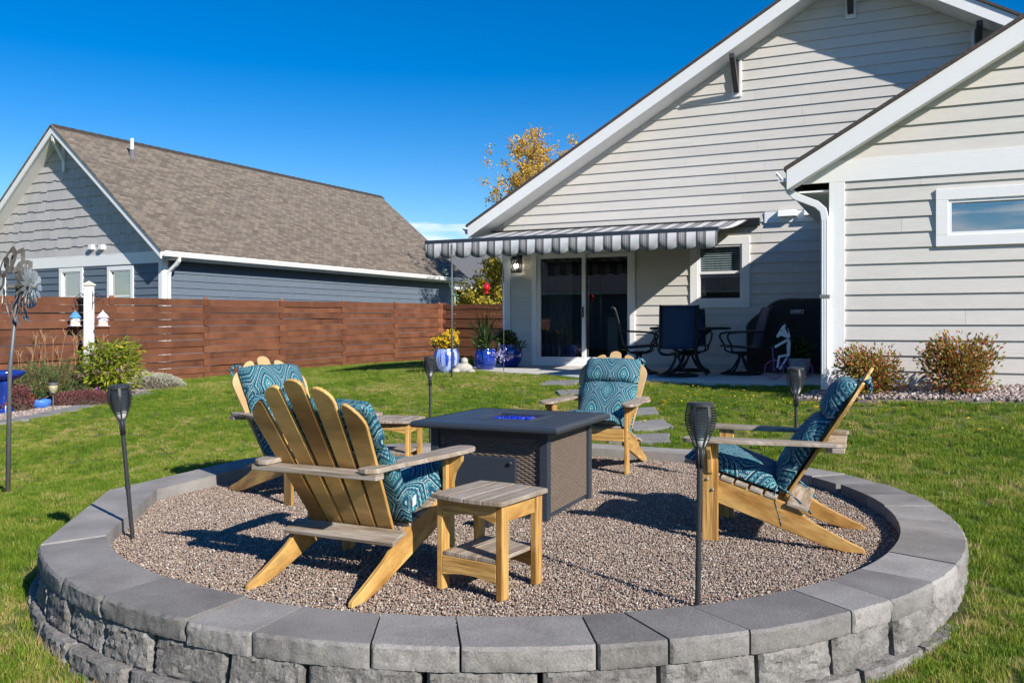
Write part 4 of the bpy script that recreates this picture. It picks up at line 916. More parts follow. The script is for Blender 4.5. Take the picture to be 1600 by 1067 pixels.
# ------------------------------------------------------------------ Adirondack chairs (local: y forward, x to the sitter's right, rear foot tips at y = 0)
def sidepoly(pts, x0, x1): return MB().prism(pts, x0, x1, lambda y, z, x: (x, y, z))
STR = [(.00, .0), (.055, .0), (.16, .012), (.86, .245), (.86, .40), (.47, .262), (.36, .225), (.27, .155), (.16, .085), (.05, .04), (.0, .018)]
STR = [(-.01, 0), (.10, 0), (.20, .022), (.86, .245), (.86, .39), (.45, .262), (.375, .238), (.345, .215), (.31, .182), (.26, .148), (.20, .118), (.13, .084), (.06, .052), (.02, .036), (-.006, .022)]
BB = Vector((0, .435, .235)); BT = Vector((0, -.055, 1.02)); BD = (BT-BB).normalized(); BN = Vector((0, -BD.z, BD.y))*-1   # BN points forward/up off the back
def make_chair(label, pos, f, group='wooden garden chairs round the fire table', slat='honey', cush=True, ties=0, tagd=False):
    t = thing('adirondack_chair', label, 'chair', (pos[0], pos[1], .0), math.atan2(f[1], f[0])-math.pi/2, group)
    for s in (-1, 1):
        a, c = sorted((s*.285, s*.310)); sidepoly(STR, a, c).build('side_rail', 'honey', t, grain=(0, .93, .36), bevel=.004)
        a, c = sorted((s*.311, s*.336)); fl = MB().box(((a+c)/2, .83, .29), (c-a, .092, .58)).build('leg', 'honey', t, grain=(0, 0, 1), bevel=.004)
        pass
        b = MB(); xs = s*.337; b.prism([(0, .578), (s*.075, .578), (s*.07, .54), (s*.03, .48), (s*.012, .40), (0, .39)], .815, .842, lambda x, z, y: (xs+x, y, z)); b.build('arm_bracket', 'honey', t, grain=(0, 0, 1), bevel=.003)
        # arm: paddle shape
        ctr = [(x_+.02, y_) for x_, y_ in ((.245, .095), (.255, .30), (.262, .55), (.268, .80), (.280, .93), (.305, .975), (.345, .985), (.385, .97), (.408, .925), (.41, .84), (.402, .70), (.382, .52), (.357, .33), (.345, .22), (.345, .14), (.325, .10), (.29, .085))]
        cc_ = [(s*p.x, p.y) for p in cr_curve([Vector((x, y, 0)) for x, y in ctr+[ctr[0]]], 2)][:-1]
        if s < 0: cc_ = cc_[::-1]
        MB().prism(cc_, .580, .603, lambda x, y, d: (x, y, d)).build('armrest', 'weathered', t, grain=(0, 1, 0), bevel=.004)
        for z in (.36, .30): MB().lathe([(.009, 0), (.009, .004), (.005, .008)], 10).build('bolt', 'galv', t).matrix_local = Matrix.Translation((s*.3365, .845 if z > .33 else .815, z)) @ Matrix.Rotation(s*R(90), 4, 'Y')
    # arm cross brace behind the back
    MB().prism([(-.365, .095), (.365, .095), (.365, .16), (.32, .198), (-.32, .198), (-.365, .16)], .550, .578, lambda x, y, d: (x, y, d)).build('arm_brace', 'weathered', t, grain=(1, 0, 0), bevel=.004)
    # seat slats
    n = 5
    for k in range(n):
        y = .82-k*.082; z = .385-(.86-y)*.317+.012
        MB().box((0, y, z), (.63, .072, .021), Matrix.Rotation(R(17.5), 3, 'X')).build('seat_slat', 'weathered', t, grain=(1, 0, 0), bevel=.004)
    MB().box((0, .875, .33), (.62, .022, .105)).build('front_apron', 'honey', t, grain=(1, 0, 0), bevel=.004)
    MB().box((0, .345, .232), (.66, .12, .022), Matrix.Rotation(R(17.5), 3, 'X')).build('back_support', 'weathered', t, grain=(1, 0, 0), bevel=.004)
    # fanned back slats with rounded tops
    Ls = [.775, .885, .935, .885, .775]; LB = .0
    for k in range(5):
        q = k-2; ang = q*.055; ln = Ls[k]; w0, w1 = .088, .112
        loop = [(-w0/2, 0), (w0/2, 0), (w1/2, ln*.93)]; arc = []
        for i in range(1, 8):
            tt = i/8; x = w1/2*math.cos(math.pi*tt); hgt = math.sin(math.pi*tt)**.75*.055; arc.append((x, ln*.93+hgt-(x*q*.42)))
        loop = loop[:2]+[(w1/2, ln*.93-w1/2*q*.42)]+arc+[(-w1/2, ln*.93+w1/2*q*.42)]
        def fn(x, y, d, ang=ang, q=q):
            xx = q*.0985+x*math.cos(ang)+y*math.sin(ang); yy = y*math.cos(ang)-x*math.sin(ang); return BB+Vector((xx, 0, 0))+BD*(yy-.01)+BN*d
        MB().prism(loop, -.009, .009, fn).build('back_slat', slat, t, grain=BD, bevel=.004)
    return t
def puff(s): return max(0.0, 1-abs(2*s-1)**4)**.5
def make_cushion(label, chair, seed, sh=0.0, drop=0.0, ties=True):
    root = thing('chair_cushion', label, 'cushion', chair.location, chair.rotation_euler.z, 'patterned cushions on the wooden chairs')
    W_ = .53; g = random.Random(seed)
    # centre line of the cushion's back face (against the slats, then the seat)
    top = BB+BD*(.80-drop)+BN*.012; knee = BB+BD*.045+BN*.015; seat0 = Vector((0, .455, .285)); seat1 = Vector((0, 1.0, .452))
    segs = [(top, BB+BD*(.535-drop*.6)+BN*.012, .125), (BB+BD*(.56-drop*.6)+BN*.012, knee, .135), (seat0, seat1, .125)]
    nu, nv = 22, 16; acc = 0
    def corner(s_): return s_
    names = ('headrest', 'back_pad', 'seat_pad')
    for si, (A_, B_, T) in enumerate(segs):
        d = (B_-A_); ln = d.length; d.normalize(); nrm = Vector((0, -d.z, d.y)); 
        if nrm.dot(Vector((0, .5, .8))) < 0: nrm = -nrm
        V, Fc, UV = [], [], []
        for side in (1, 0):
            for j in range(nv+1):
                v = j/nv
                for i in range(nu+1):
                    u = i/nu; e = puff(u)*puff(v); p = A_+d*(v*ln)
                    wr = mnoise.noise(Vector((u*5+seed, v*4, si*3+seed)))*.012+mnoise.noise(Vector((u*14, v*3+seed, si)))*.006*(1.2-e)
                    pin = 1-.035*(1-puff(v))
                    off = (T*.16+(T*.84)*e+wr*min(1, e*3)) if side else (T*.16-.0*e)
                    if not side: off = T*.12*(1-e)
                    x = (u-.5)*W_*pin+sh*(1 if si < 2 else .4); V.append(p+Vector((x, 0, 0))+nrm*off); UV.append((u*W_+.0, (acc+v*ln)))
        n1 = nu+1; h = (nv+1)*n1
        for j in range(nv):
            for i in range(nu):
                Fc.append((j*n1+i, j*n1+i+1, (j+1)*n1+i+1, (j+1)*n1+i)); Fc.append((h+j*n1+i, h+(j+1)*n1+i, h+(j+1)*n1+i+1, h+j*n1+i+1))
        for i in range(nu): Fc.append((i, h+i, h+i+1, i+1)); Fc.append((nv*n1+i, nv*n1+i+1, h+nv*n1+i+1, h+nv*n1+i))
        for j in range(nv): Fc.append((j*n1, (j+1)*n1, h+(j+1)*n1, h+j*n1)); Fc.append((j*n1+nu, h+j*n1+nu, h+(j+1)*n1+nu, (j+1)*n1+nu))
        o = MB().add(V, Fc).build(names[si], 'cushion', root, smooth=True)
        bm = bmesh.new(); bm.from_mesh(o.data); bmesh.ops.recalc_face_normals(bm, faces=bm.faces); bm.to_mesh(o.data); bm.free()
        uvl = o.data.uv_layers.new(name='UVMap')
        for lp in o.data.loops: uvl.data[lp.index].uv = UV[lp.vertex_index]
        acc += ln
    # fabric ties
    def ribbon(pts, w_=.018):
        c = cr_curve(pts, 5); V, Fc = [], []
        for i, p in enumerate(c):
            tdir = (c[min(i+1, len(c)-1)]-c[max(i-1, 0)]).normalized(); sd_ = tdir.cross(Vector((0, .6, .8))).normalized()*w_/2; V += [p-sd_, p+sd_]
        o = MB().add(V, [(2*i, 2*i+1, 2*i+3, 2*i+2) for i in range(len(c)-1)]).build('tie', 'cushion', root, smooth=True); o.modifiers.new('thick', 'SOLIDIFY').thickness = .004
        uvl = o.data.uv_layers.new(name='UVMap')
        for lp in o.data.loops: q = o.data.vertices[lp.vertex_index].co; uvl.data[lp.index].uv = (q.x, q.z+q.y)
    tp = BB+BD*(.80-drop)
    for s in ((-1, 1) if not sh else ()): ribbon([tp+Vector((s*.2, .03, 0)), tp+Vector((s*.24, -.02, .035)), tp+Vector((s*.27, -.05, .0)), tp+Vector((s*.25, -.04, -.05))], .03)
    for s in ((-1, 1) if ties else ()):
        k = BB+BD*.06; ribbon([k+Vector((s*.25, .06, .05)), k+Vector((s*.30, .07, .0)), k+Vector((s*.302, .05, -.10)), k+Vector((s*.305, .03, -.17))]); ribbon([k+Vector((s*.25, .05, .05)), k+Vector((s*.27, -.03, .0)), k+Vector((s*.24, -.13, -.10))], .014)
    return root
C1 = make_chair('honey coloured wooden garden chair with its fanned back turned, beside the small side table', (-.985, 3.945), (.43, .903))
C2 = make_chair('honey coloured wooden garden chair on the fence side of the ring', (-1.96, 6.80), (.74, -.67), slat='honey_pale')
C3 = make_chair('honey coloured wooden garden chair between the fire table and the stepping stones', (.98, 8.16), (-.37, -.93), slat='honey_pale')
C4 = make_chair('honey coloured wooden garden chair standing side on near the foundation shrubs', (2.05, 5.0), (-.925, .38))
Q1 = make_cushion('teal medallion cushion on the chair beside the small side table', C1, 1, sh=.085, drop=.05, ties=False)
Q2 = make_cushion('teal medallion cushion on the chair nearest the long fence', C2, 2, ties=False)
Q3 = make_cushion('teal medallion cushion on the chair between fire table and stepping stones', C3, 3, ties=False)
Q4 = make_cushion('teal medallion cushion with hanging ties on the chair near the shrubs', C4, 4)
ct = MB().box((0, 0, 0), (.002, .035, .055)).build('care_tag', 'vinyl', Q1); ct.location = (.315, .50, .385); ct.rotation_euler = (.3, .2, .1)
# ------------------------------------------------------------------ side tables
def side_table(label, x, y, rz):
    t = thing('side_table', label, 'table', (x, y, 0), rz, 'small wooden side tables')
    g = random.Random(int(x*100)); S = .235
    w4 = 2*S/4
    for k in range(4):
        x0 = -S+k*w4+.002; x1 = x0+w4-.004; lp = []
        for i in range(7): xx = x0+(x1-x0)*i/6; lp.append((xx, -S-.025*(1-(xx/S)**2)))
        for i in range(7): xx = x1-(x1-x0)*i/6; lp.append((xx, S+.025*(1-(xx/S)**2)))
        MB().prism(lp, .436, .458, lambda a, b_, d: (a, b_, d)).build('top_board', 'weathered', t, grain=(0, 1, 0), bevel=.004)
    for sx_ in (-1, 1):
        for sy_ in (-1, 1): MB().box((sx_*.195, sy_*.172, .218), (.036, .07, .436)).build('leg', 'honey', t, grain=(0, 0, 1), bevel=.004)
    for sy_ in (-1, 1):
        y0 = sy_*.196
        ap_ = [(-.176, .432), (.176, .432), (.176, .345)]+[(.176-.352*i/8, .345+.03*math.sin(math.pi*i/8)) for i in range(1, 8)]+[(-.176, .345)]
        MB().prism(ap_, y0-.011, y0+.011, lambda a, z, d: (a, d, z)).build('apron', 'honey', t, grain=(1, 0, 0), bevel=.003)
        lo_ = [(-.176, .165), (.176, .165), (.176, .075)]+[(.176-.352*i/8, .075+.016*math.sin(math.pi*i/8)) for i in range(1, 8)]+[(-.176, .075)]
        MB().prism(lo_, y0-.011, y0+.011, lambda a, z, d: (a, d, z)).build('lower_rail', 'honey', t, grain=(1, 0, 0), bevel=.003)
    for k in range(3):
        xx = -.118+k*.118; MB().box((xx, 0, .176), (.112, .41, .02)).build('shelf_board', 'weathered', t, grain=(0, 1, 0), bevel=.003)
    for sx_ in (-1, 1): MB().box((sx_*.195, 0, .39), (.022, .274, .075)).build('side_rail', 'honey', t, grain=(0, 1, 0), bevel=.003)
    return t
side_table('small wooden side table with weathered top next to the chair with its back turned', -.105, 4.14, -R(33)).scale = (.87, .87, 1.0)
side_table('small wooden side table behind the chair, beside the fire table and grass', -1.02, 7.42, R(-12)).scale = (.92, .92, 1.0)
# ------------------------------------------------------------------ fire table
ft = thing('fire_pit_table', 'square slate blue fire table with brown wicker sides in the centre of the gravel', 'fire table', (.015, 6.05, 0), -R(24.5))
HB = .43; HT = .535; TZ = .615
for sx_ in (-1, 1):
    for sy_ in (-1, 1): MB().box((sx_*(HB-.03), sy_*(HB-.03), .285), (.06, .06, .57)).build('corner_post', 'slate', ft, bevel=.006)
MB().box((0, 0, .02), (2*HB-.06, 2*HB-.06, .04)).build('base_frame', 'slate', ft); MB().box((0, 0, .30), (2*HB-.14, 2*HB-.14, .5)).build('inner_box', 'black', ft)
MB().box((0, 0, .545), (2*HB-.02, 2*HB-.02, .05)).build('top_rail', 'slate', ft)
def wicker(face):
    w_, z0, z1 = 2*HB-.12, .035, .525; nr = 34; nc = 26; V, Fc = [], []
    rh = (z1-z0)/nr
    for r in range(nr):
        sg = 1 if r % 2 else -1; za = z0+r*rh
        sub = nc*4
        for i in range(sub+1):
            x = -w_/2+w_*i/sub; d = .0045*math.sin(math.pi*i/4+ (0 if sg > 0 else math.pi))
            for zz, dd in ((za+.0008, -.003), (za+rh*.25, d), (za+rh*.75, d), (za+rh-.0008, -.003)): V.append((x, -HB+.022-dd, zz))
        o = r*(sub+1)*4
        for i in range(sub): Fc += [(o+i*4+q, o+i*4+4+q, o+i*4+5+q, o+i*4+1+q) for q in range(3)]
    ob = MB().add(V, Fc).build('wicker_panel', 'wicker', ft, smooth=True); ob.rotation_euler = (0, 0, face*math.pi/2); stuff(ob)
    return ob
wp = wicker(0)
for k in (1, 2, 3):
    c = wp.copy(); COL.objects.link(c); c.rotation_euler = (0, 0, k*math.pi/2)
dr = MB().box((-.075, -HB+.012, .215), (.56, .02, .36)).build('access_door', 'slate', ft, bevel=.006)
MB().lathe([(.012, 0), (.014, .012), (.006, .018)], 12).build('door_knob', 'black', dr).matrix_local = Matrix.Translation((.17, -HB-.0, .36)) @ Matrix.Rotation(R(90), 4, 'X')
# top: bull-nosed rim, slats, burner well
IN = .19
b = MB()
def rim(sx0, sy0, sx1, sy1):
    pass
prof = [(HT-.03, TZ), (HT-.010, TZ-.004), (HT, TZ-.018), (HT, TZ-.034), (HT-.012, TZ-.045), (HT-.06, TZ-.045)]
V, Fc = [], []
for (r, z) in prof:
    for sx_, sy_ in ((-1, -1), (1, -1), (1, 1), (-1, 1)): V.append((sx_*r, sy_*r, z))
for i in range(len(prof)-1): Fc += [(i*4+k, i*4+(k+1) % 4, i*4+4+(k+1) % 4, i*4+4+k) for k in range(4)]
Fc.append(tuple((len(prof)-1)*4+k for k in range(4))); MB().add(V, Fc).build('table_rim', 'slate', ft, bevel=.004)
e = HT-.032; nsl = 13; sw = 2*e/nsl
for k in range(nsl):
    y0 = -e+k*sw; yc = y0+sw/2
    for x0, x1 in (((-e, e),) if abs(yc) > IN+.03 else ((-e, -IN-.035), (IN+.035, e))):
        MB().box(((x0+x1)/2, yc, TZ-.012), (x1-x0, sw-.009, .022)).build('top_slat', 'slate', ft, bevel=.006)
b = MB()
for c_, d_ in (((0, -IN-.012, TZ-.018), (2*IN+.07, .045, .04)), ((0, IN+.012, TZ-.018), (2*IN+.07, .045, .04)), ((-IN-.012, 0, TZ-.018), (.045, 2*IN-.02, .04)), ((IN+.012, 0, TZ-.018), (.045, 2*IN-.02, .04))): b.box(c_, d_)
b.box((0, 0, TZ-.06), (2*IN+.02, 2*IN+.02, .02)); b.build('burner_tray', 'slate', ft, bevel=.003)
g = random.Random(8); b = MB(); pm = [pebble_mesh(60+i, 'bead') for i in range(3)]
for k in range(620):
    me_ = pm[k % 3]; s_ = g.uniform(.009, .015); c_ = Vector((g.uniform(-IN+.01, IN-.01), g.uniform(-IN+.01, IN-.01), TZ-.045+g.uniform(0, .028))); mt = Matrix.Rotation(g.random()*6, 3, 'Z') @ Matrix.Rotation(g.random()*3, 3, 'X')
    b.add([c_+mt @ (v.co*s_) for v in me_.vertices], [tuple(p.vertices) for p in me_.polygons])
fg = b.build('fire_glass', M['bluebead'], ft, smooth=True); stuff(fg)
# small black box under the table edge
bx = thing('valve_box', 'small black vented box standing on the gravel at the fire table foot', 'box', onz(757, 822, 0), -R(24.5))
MB().box((0, 0, .03), (.11, .09, .05)).build('box_body', 'black', bx, bevel=.006); MB().box((0, 0, .062), (.125, .10, .012)).build('box_lid', 'black', bx, bevel=.004)
# ------------------------------------------------------------------ solar torches
def torch(label, x, y, z, lean, hgt=.915):
    t = thing('garden_torch', label, 'torch', (x, y, z), 0, 'black solar torches round the ring'); t.rotation_euler = (lean[0], lean[1], random.uniform(0, 1))
    h0 = hgt-.235
    MB().tube([(0, 0, -.06), (0, 0, .30)], .0125, 12).build('lower_pole', 'black', t, smooth=True, auto=True)
    MB().tube([(0, 0, .295), (0, 0, .31)], .0155, 12).build('pole_joint', 'black', t)
    MB().tube([(0, 0, .30), (0, 0, h0-.06)], .0125, 12).build('upper_pole', 'black', t, smooth=True, auto=True)
    rad = lambda q: .020+.050*math.sin(min(1, q*1.25)*math.pi/2)**1.1-.012*max(0, q-.72)/.28
    hd = MB(); hh = .20; z0 = h0+.02
    for q in np.linspace(.24, .92, 13):     # slats of the cage
        r = rad(q); zz = z0+q*hh; hd.lathe([(r-.004, zz-.0016), (r, zz-.0016), (r, zz+.0016), (r-.004, zz+.0016), (r-.004, zz-.0016)], 30)
    cage = hd.build('cage_slats', 'black', t)
    for k in range(6):
        a = k*math.pi/3; b = MB(); V, Fc = [], []; n = 12
        for i in range(n+1):
            q = i/n; r = rad(q)+.002; wv = .10
            for da, rr2 in ((-wv, 0), (wv, 0), (wv, -.005), (-wv, -.005)): V.append(((r+rr2)*math.cos(a+da), (r+rr2)*math.sin(a+da), z0+q*hh))
        for i in range(n): Fc += [(i*4+q, i*4+(q+1) % 4, i*4+4+(q+1) % 4, i*4+4+q) for q in range(4)]
        b.add(V, Fc+[(3, 2, 1, 0), tuple(n*4+q for q in range(4))]).build('cage_rib', 'black', t, smooth=False)
        b = MB(); V = [(rad(0)*math.cos(a)*1.0, rad(0)*math.sin(a), z0+.005), (.012*math.cos(a), .012*math.sin(a), z0-.085)]; b.tube([V[0], ((V[0][0]+V[1][0])/2*.9, (V[0][1]+V[1][1])/2*.9, z0-.035), V[1]], .0045, 6); b.build('prong', 'black', t, smooth=True)
    r1 = rad(1); MB().lathe([(r1-.012, z0+hh-.008), (r1+.003, z0+hh-.008), (r1+.003, z0+hh+.004), (r1-.004, z0+hh+.010), (.001, z0+hh+.012)], 30).build('solar_cap', 'black', t, smooth=True, auto=True)
    MB().lathe([(.018, z0+.002), (.038, z0+.05), (.044, z0+.175), (.03, z0+.18)], 20).build('diffuser', 'diffuser', t, smooth=True)
    MB().lathe([(.006, z0-.09), (.021, z0-.002), (.024, z0+.012), (.02, z0+.02)], 16).build('socket', 'black', t, smooth=True)
p = onz(207, 840, 0); torch('black solar torch leaning on the gravel beside the capstones, near the turned chair', p.x, p.y, 0, (-.02, -.085))
p = onz(672, 700, 0.02); torch('black solar torch between the fire table and the small table by the lawn', p.x, p.y, gz(p.x, p.y), (0, 0), .93)
p = onz(1090, 948, 0); torch('black solar torch on gravel beside the front leg of the chair near the shrubs', p.x, p.y, 0, (-.0, .035))
torch('black solar torch on the shrub side of the ring, past the chair with hanging ties', 2.15, 6.48, 0, (0, -.01), .945)
# ------------------------------------------------------------------ plants
def leaves(pts, size, rnd, asp=2.2, fold=.25, up=.3, droop=0):
    """many small folded leaf faces; pts: (pos, outward direction)"""
    b = MB(); V, Fc = [], []
    for p, d in pts:
        s = size*rnd.uniform(.6, 1.3); d = Vector((d[0]+rnd.gauss(0, .45), d[1]+rnd.gauss(0, .45), d[2]+up+rnd.gauss(0, .45)-droop))
        if d.length < .01: d = Vector((0, 0, 1))
        d.normalize(); sd_ = d.cross(Vector((rnd.gauss(0, 1), rnd.gauss(0, 1), rnd.gauss(0, 1))))
        if sd_.length < .01: continue
        sd_.normalize(); nn = d.cross(sd_); w_ = s/asp; p = Vector(p); o = len(V)
        V += [p, p+d*s*.5+sd_*w_*.5+nn*fold*w_, p+d*s, p+d*s*.5-sd_*w_*.5+nn*fold*w_]; Fc += [(o, o+1, o+2), (o, o+2, o+3)]
    return MB().add(V, Fc)
def clumpy(n, rx, ry, rz, rnd, base=0, k=9, shell=.45):
    cs = [(rnd.uniform(-.55, .55), rnd.uniform(-.55, .55), rnd.uniform(.15, .8)) for _ in range(k)]; out = []
    while len(out) < n:
        c = rnd.choice(cs); q = Vector((rnd.gauss(0, 1), rnd.gauss(0, 1), rnd.gauss(0, 1))).normalized()*rnd.uniform(shell, 1)*.42
        p = Vector((c[0]+q.x, c[1]+q.y, c[2]+q.z*.8))
        if p.z < .0: continue
        out.append(((p.x*rx, p.y*ry, base+p.z*rz), (p.x, p.y, p.z-.3)))
    return out
def stems(b, n, r, h, rnd, rad=.004, z0=-.03):
    for k in range(n):
        a = rnd.random()*6.28; q = rnd.random()**.5; e = Vector((math.cos(a)*q*r, math.sin(a)*q*r, h*rnd.uniform(.6, .95))); b.tube([(e.x*.15, e.y*.15, z0), (e.x*.5, e.y*.5, h*.4), e], [rad*1.4, rad, rad*.4], 5)
    return b
def shrub(label, name, loc, rx, ry, rz, n, leaf, lm, stem_m, seed, cat='shrub', k=9, asp=2.2, flowers=None, up=.3, group=None, ns=14, shell=.45, droop=0):
    g = random.Random(seed); t = thing(name, label, cat, loc, 0, group)
    leaves(clumpy(n, rx, ry, rz, g, k=k, shell=shell), leaf, g, asp=asp, up=up, droop=droop).build('foliage', lm, t)
    stems(MB(), ns, rx*.8, rz*.9, g).build('stems', stem_m, t)
    for fm, nf, per, fs, spread, zlo in flowers or []:
        pts = []
        for q in range(nf):
            a = g.random()*6.28; r = g.random()**.5; zz = (1-r*r*.55)*rz*g.uniform(zlo, 1.04); c = (math.cos(a)*r*rx*.85, math.sin(a)*r*ry*.85, zz)
            for _ in range(per): o = (g.gauss(0, spread), g.gauss(0, spread), g.gauss(0, spread*.6)); pts.append(((c[0]+o[0], c[1]+o[1], c[2]+o[2]), o))
        leaves(pts, fs, g, asp=1.4).build('flowers', fm, t)
    return t
def gp_(px, py): return hit(px, py)
shrub('bushy shrub with green and rust leaves by the house downspout', 'foundation_shrub', WINGF.pt(WINGF.u_of(1362, .5), .50, .5), .40, .38, .52, 3600, .048, 'leaf_shrub', 'twig', 1, k=30, group='shrubs in the house bed')
shrub('bushy shrub with green and rust leaves below the high window', 'foundation_shrub', WINGF.pt(WINGF.u_of(1500, .58), .50, .58), .46, .40, .64, 3900, .05, 'leaf_shrub', 'twig', 2, k=26, group='shrubs in the house bed')
p = gp_(140, 634); shrub('leafy yellow green bush with faded pink and magenta flower heads at the white post', 'phlox_bush', (p.x, p.y+.6, p.z), .56, .48, .98, 3800, .11, 'leaf_phlox', 'twig', 3, cat='bush', k=20, asp=3.4, up=-.1, droop=.2,
    flowers=[('petal_faded', 34, 34, .022, .04, .75), ('petal_purple', 9, 30, .024, .03, .35)])
def pine_mound(label, px, py, rx, rz, seed, dy=.5):
    g = random.Random(seed); p = gp_(px, py); t = thing('dwarf_pine', label, 'shrub', (p.x, p.y+dy, p.z)); pts = []; b = MB()
    for k in range(300):
        a = g.random()*6.28; r = g.random()**.5; z = rz*(1-r*r*.7)*g.uniform(.45, 1); c = Vector((math.cos(a)*r*rx, math.sin(a)*r*rx*.8, z)); ax = Vector((math.cos(a)*r*.6, math.sin(a)*r*.6, 1)).normalized(); b.tube([c-ax*.14, c+ax*.08], .005, 4)
        for q in range(34):
            s_ = g.uniform(-.1, .09); d = Vector((g.gauss(0, 1), g.gauss(0, 1), g.gauss(0, 1))).normalized()+ax*.9; pts.append((c+ax*s_, d))
    leaves(pts, .075, g, asp=9, up=.1).build('needles', 'leaf_pine', t); b.build('branches', 'twig', t); return t
pine_mound('low green dwarf pine in front of the long fence', 62, 632, .85, .72, 4, .35)
def mound(name, label, px, py, rx, ry, rz, n, leaf, lm, seed, dy=.3, asp=1.6, cat='plant'):
    g = random.Random(seed); p = gp_(px, py); t = thing(name, label, cat, (p.x, p.y+dy, p.z)); pts = []
    for k in range(n):
        a = g.random()*6.28; r = g.random()**.5; z = rz*math.sqrt(max(0, 1-r*r))*g.uniform(.75, 1.05)+.02*mnoise.noise(Vector((r*9*math.cos(a), r*9*math.sin(a), seed))); pts.append(((math.cos(a)*r*rx, math.sin(a)*r*ry, z), (math.cos(a)*r, math.sin(a)*r, .6)))
    leaves(pts, leaf, g, asp=asp).build('foliage', lm, t)
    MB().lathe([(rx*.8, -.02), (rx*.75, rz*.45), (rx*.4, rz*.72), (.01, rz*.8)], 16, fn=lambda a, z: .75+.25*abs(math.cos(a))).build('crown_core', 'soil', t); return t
mound('stonecrop_mound', 'maroon creeping stonecrop mound spilling towards the lawn edging', 112, 638, .62, .42, .24, 4200, .03, 'leaf_sedum', 5, dy=.35)
mound('silver_mound', 'silvery grey ground cover plant below the small path light', 230, 612, .58, .42, .30, 4200, .035, 'leaf_silver', 6, dy=.3, asp=3)
mound('yellow_green_plant', 'small yellow green plant behind the little blue pot', 62, 626, .28, .25, .26, 900, .05, 'leaf_yellowgreen', 7, dy=.45)
mound('dark_plant', 'dark red leaved plant at the blue pedestal foot', 8, 650, .30, .3, .42, 1200, .05, 'leaf_sedum', 9, dy=.3)
# dry flower stems before the fence
g = random.Random(10); p = gp_(42, 628); t = thing('dry_stems', 'thin dry tan flower stems standing against the fence', 'plant', (p.x, p.y+1.0, p.z)); b = MB()
for k in range(24):
    x = g.uniform(-.75, .75); e = Vector((x+g.gauss(0, .14), g.gauss(0, .15), g.uniform(.75, 1.18))); b.tube([(x, 0, -.02), (x*.6+e.x*.4, 0, .5), e], [.0035, .0028, .0016], 4)
    for q in range(5): d = Vector((g.gauss(0, .05), g.gauss(0, .05), g.uniform(.02, .09))); b.tube([e-Vector((0, 0, .1*g.random())), e+d], .002, 4)
b.build('stalks', 'drystem', t)
# geranium pot
p = gp_(60, 643); t = thing('flower_pot', 'small bright blue scalloped pot with red geraniums', 'flower pot', (p.x, p.y+.08, p.z+.03))
MB().lathe([(.09, 0), (.13, .05), (.145, .12), (.13, .15), (.11, .15), (.10, .13)], 24, fn=lambda a, z: 1+.05*math.sin(a*9)).build('pot', 'blue_small', t, smooth=True)
leaves([((g.gauss(-.12, .09), g.gauss(0, .06), .16+abs(g.gauss(0, .05))), (0, 0, 1)) for k in range(160)], .06, g, asp=1.3).build('foliage', 'leaf_dark', t)
leaves([((-.2+g.choice((0, .1, -.06))+g.gauss(0, .022), -.09+g.gauss(0, .02), .14+g.choice((0, .06))+g.gauss(0, .02)), (g.gauss(0, 1), -1, g.gauss(0, 1))) for k in range(170)], .035, g, asp=1.2).build('flowers', 'petal_red', t)
# blue pedestal bird bath
p = gp_(0, 655); t = thing('bird_bath', 'cobalt blue glazed pedestal bird bath at the end of the bed', 'bird bath', (p.x-.13, p.y+.35, p.z))
MB().lathe([(.17, 0), (.16, .05), (.09, .16), (.075, .34), (.10, .50), (.12, .56)], 24).build('pedestal', 'bluepot', t, smooth=True)
MB().lathe([(.10, .55), (.22, .60), (.275, .65), (.285, .69), (.27, .70), (.2, .64), (.01, .63)], 28).build('basin', 'bluepot', t, smooth=True)
# path lights
def path_light(label, px, py, h=.42):
    p = gp_(px, py); t = thing('path_light', label, 'path light', p, 0, 'small solar path lights in the bed')
    MB().tube([(0, 0, -.05), (0, 0, h-.16)], .011, 8).build('stake', 'pole', t); MB().lathe([(.05, h-.17), (.075, h-.03), (.07, h-.03), (.046, h-.165)], 18).build('glass_shade', mat('smoky_shade', (.30, .27, .16), (.42, .38, .24), rough=.15, scale=20), t, smooth=True)
    MB().lathe([(.082, h-.032), (.085, h-.012), (.06, h), (.01, h+.004)], 18).build('cap', 'pole', t, smooth=True)
path_light('small solar path light in front of the maroon stonecrop', 83, 640); p_ = path_light('small solar path light at the silvery ground cover', 226, 606, .36)
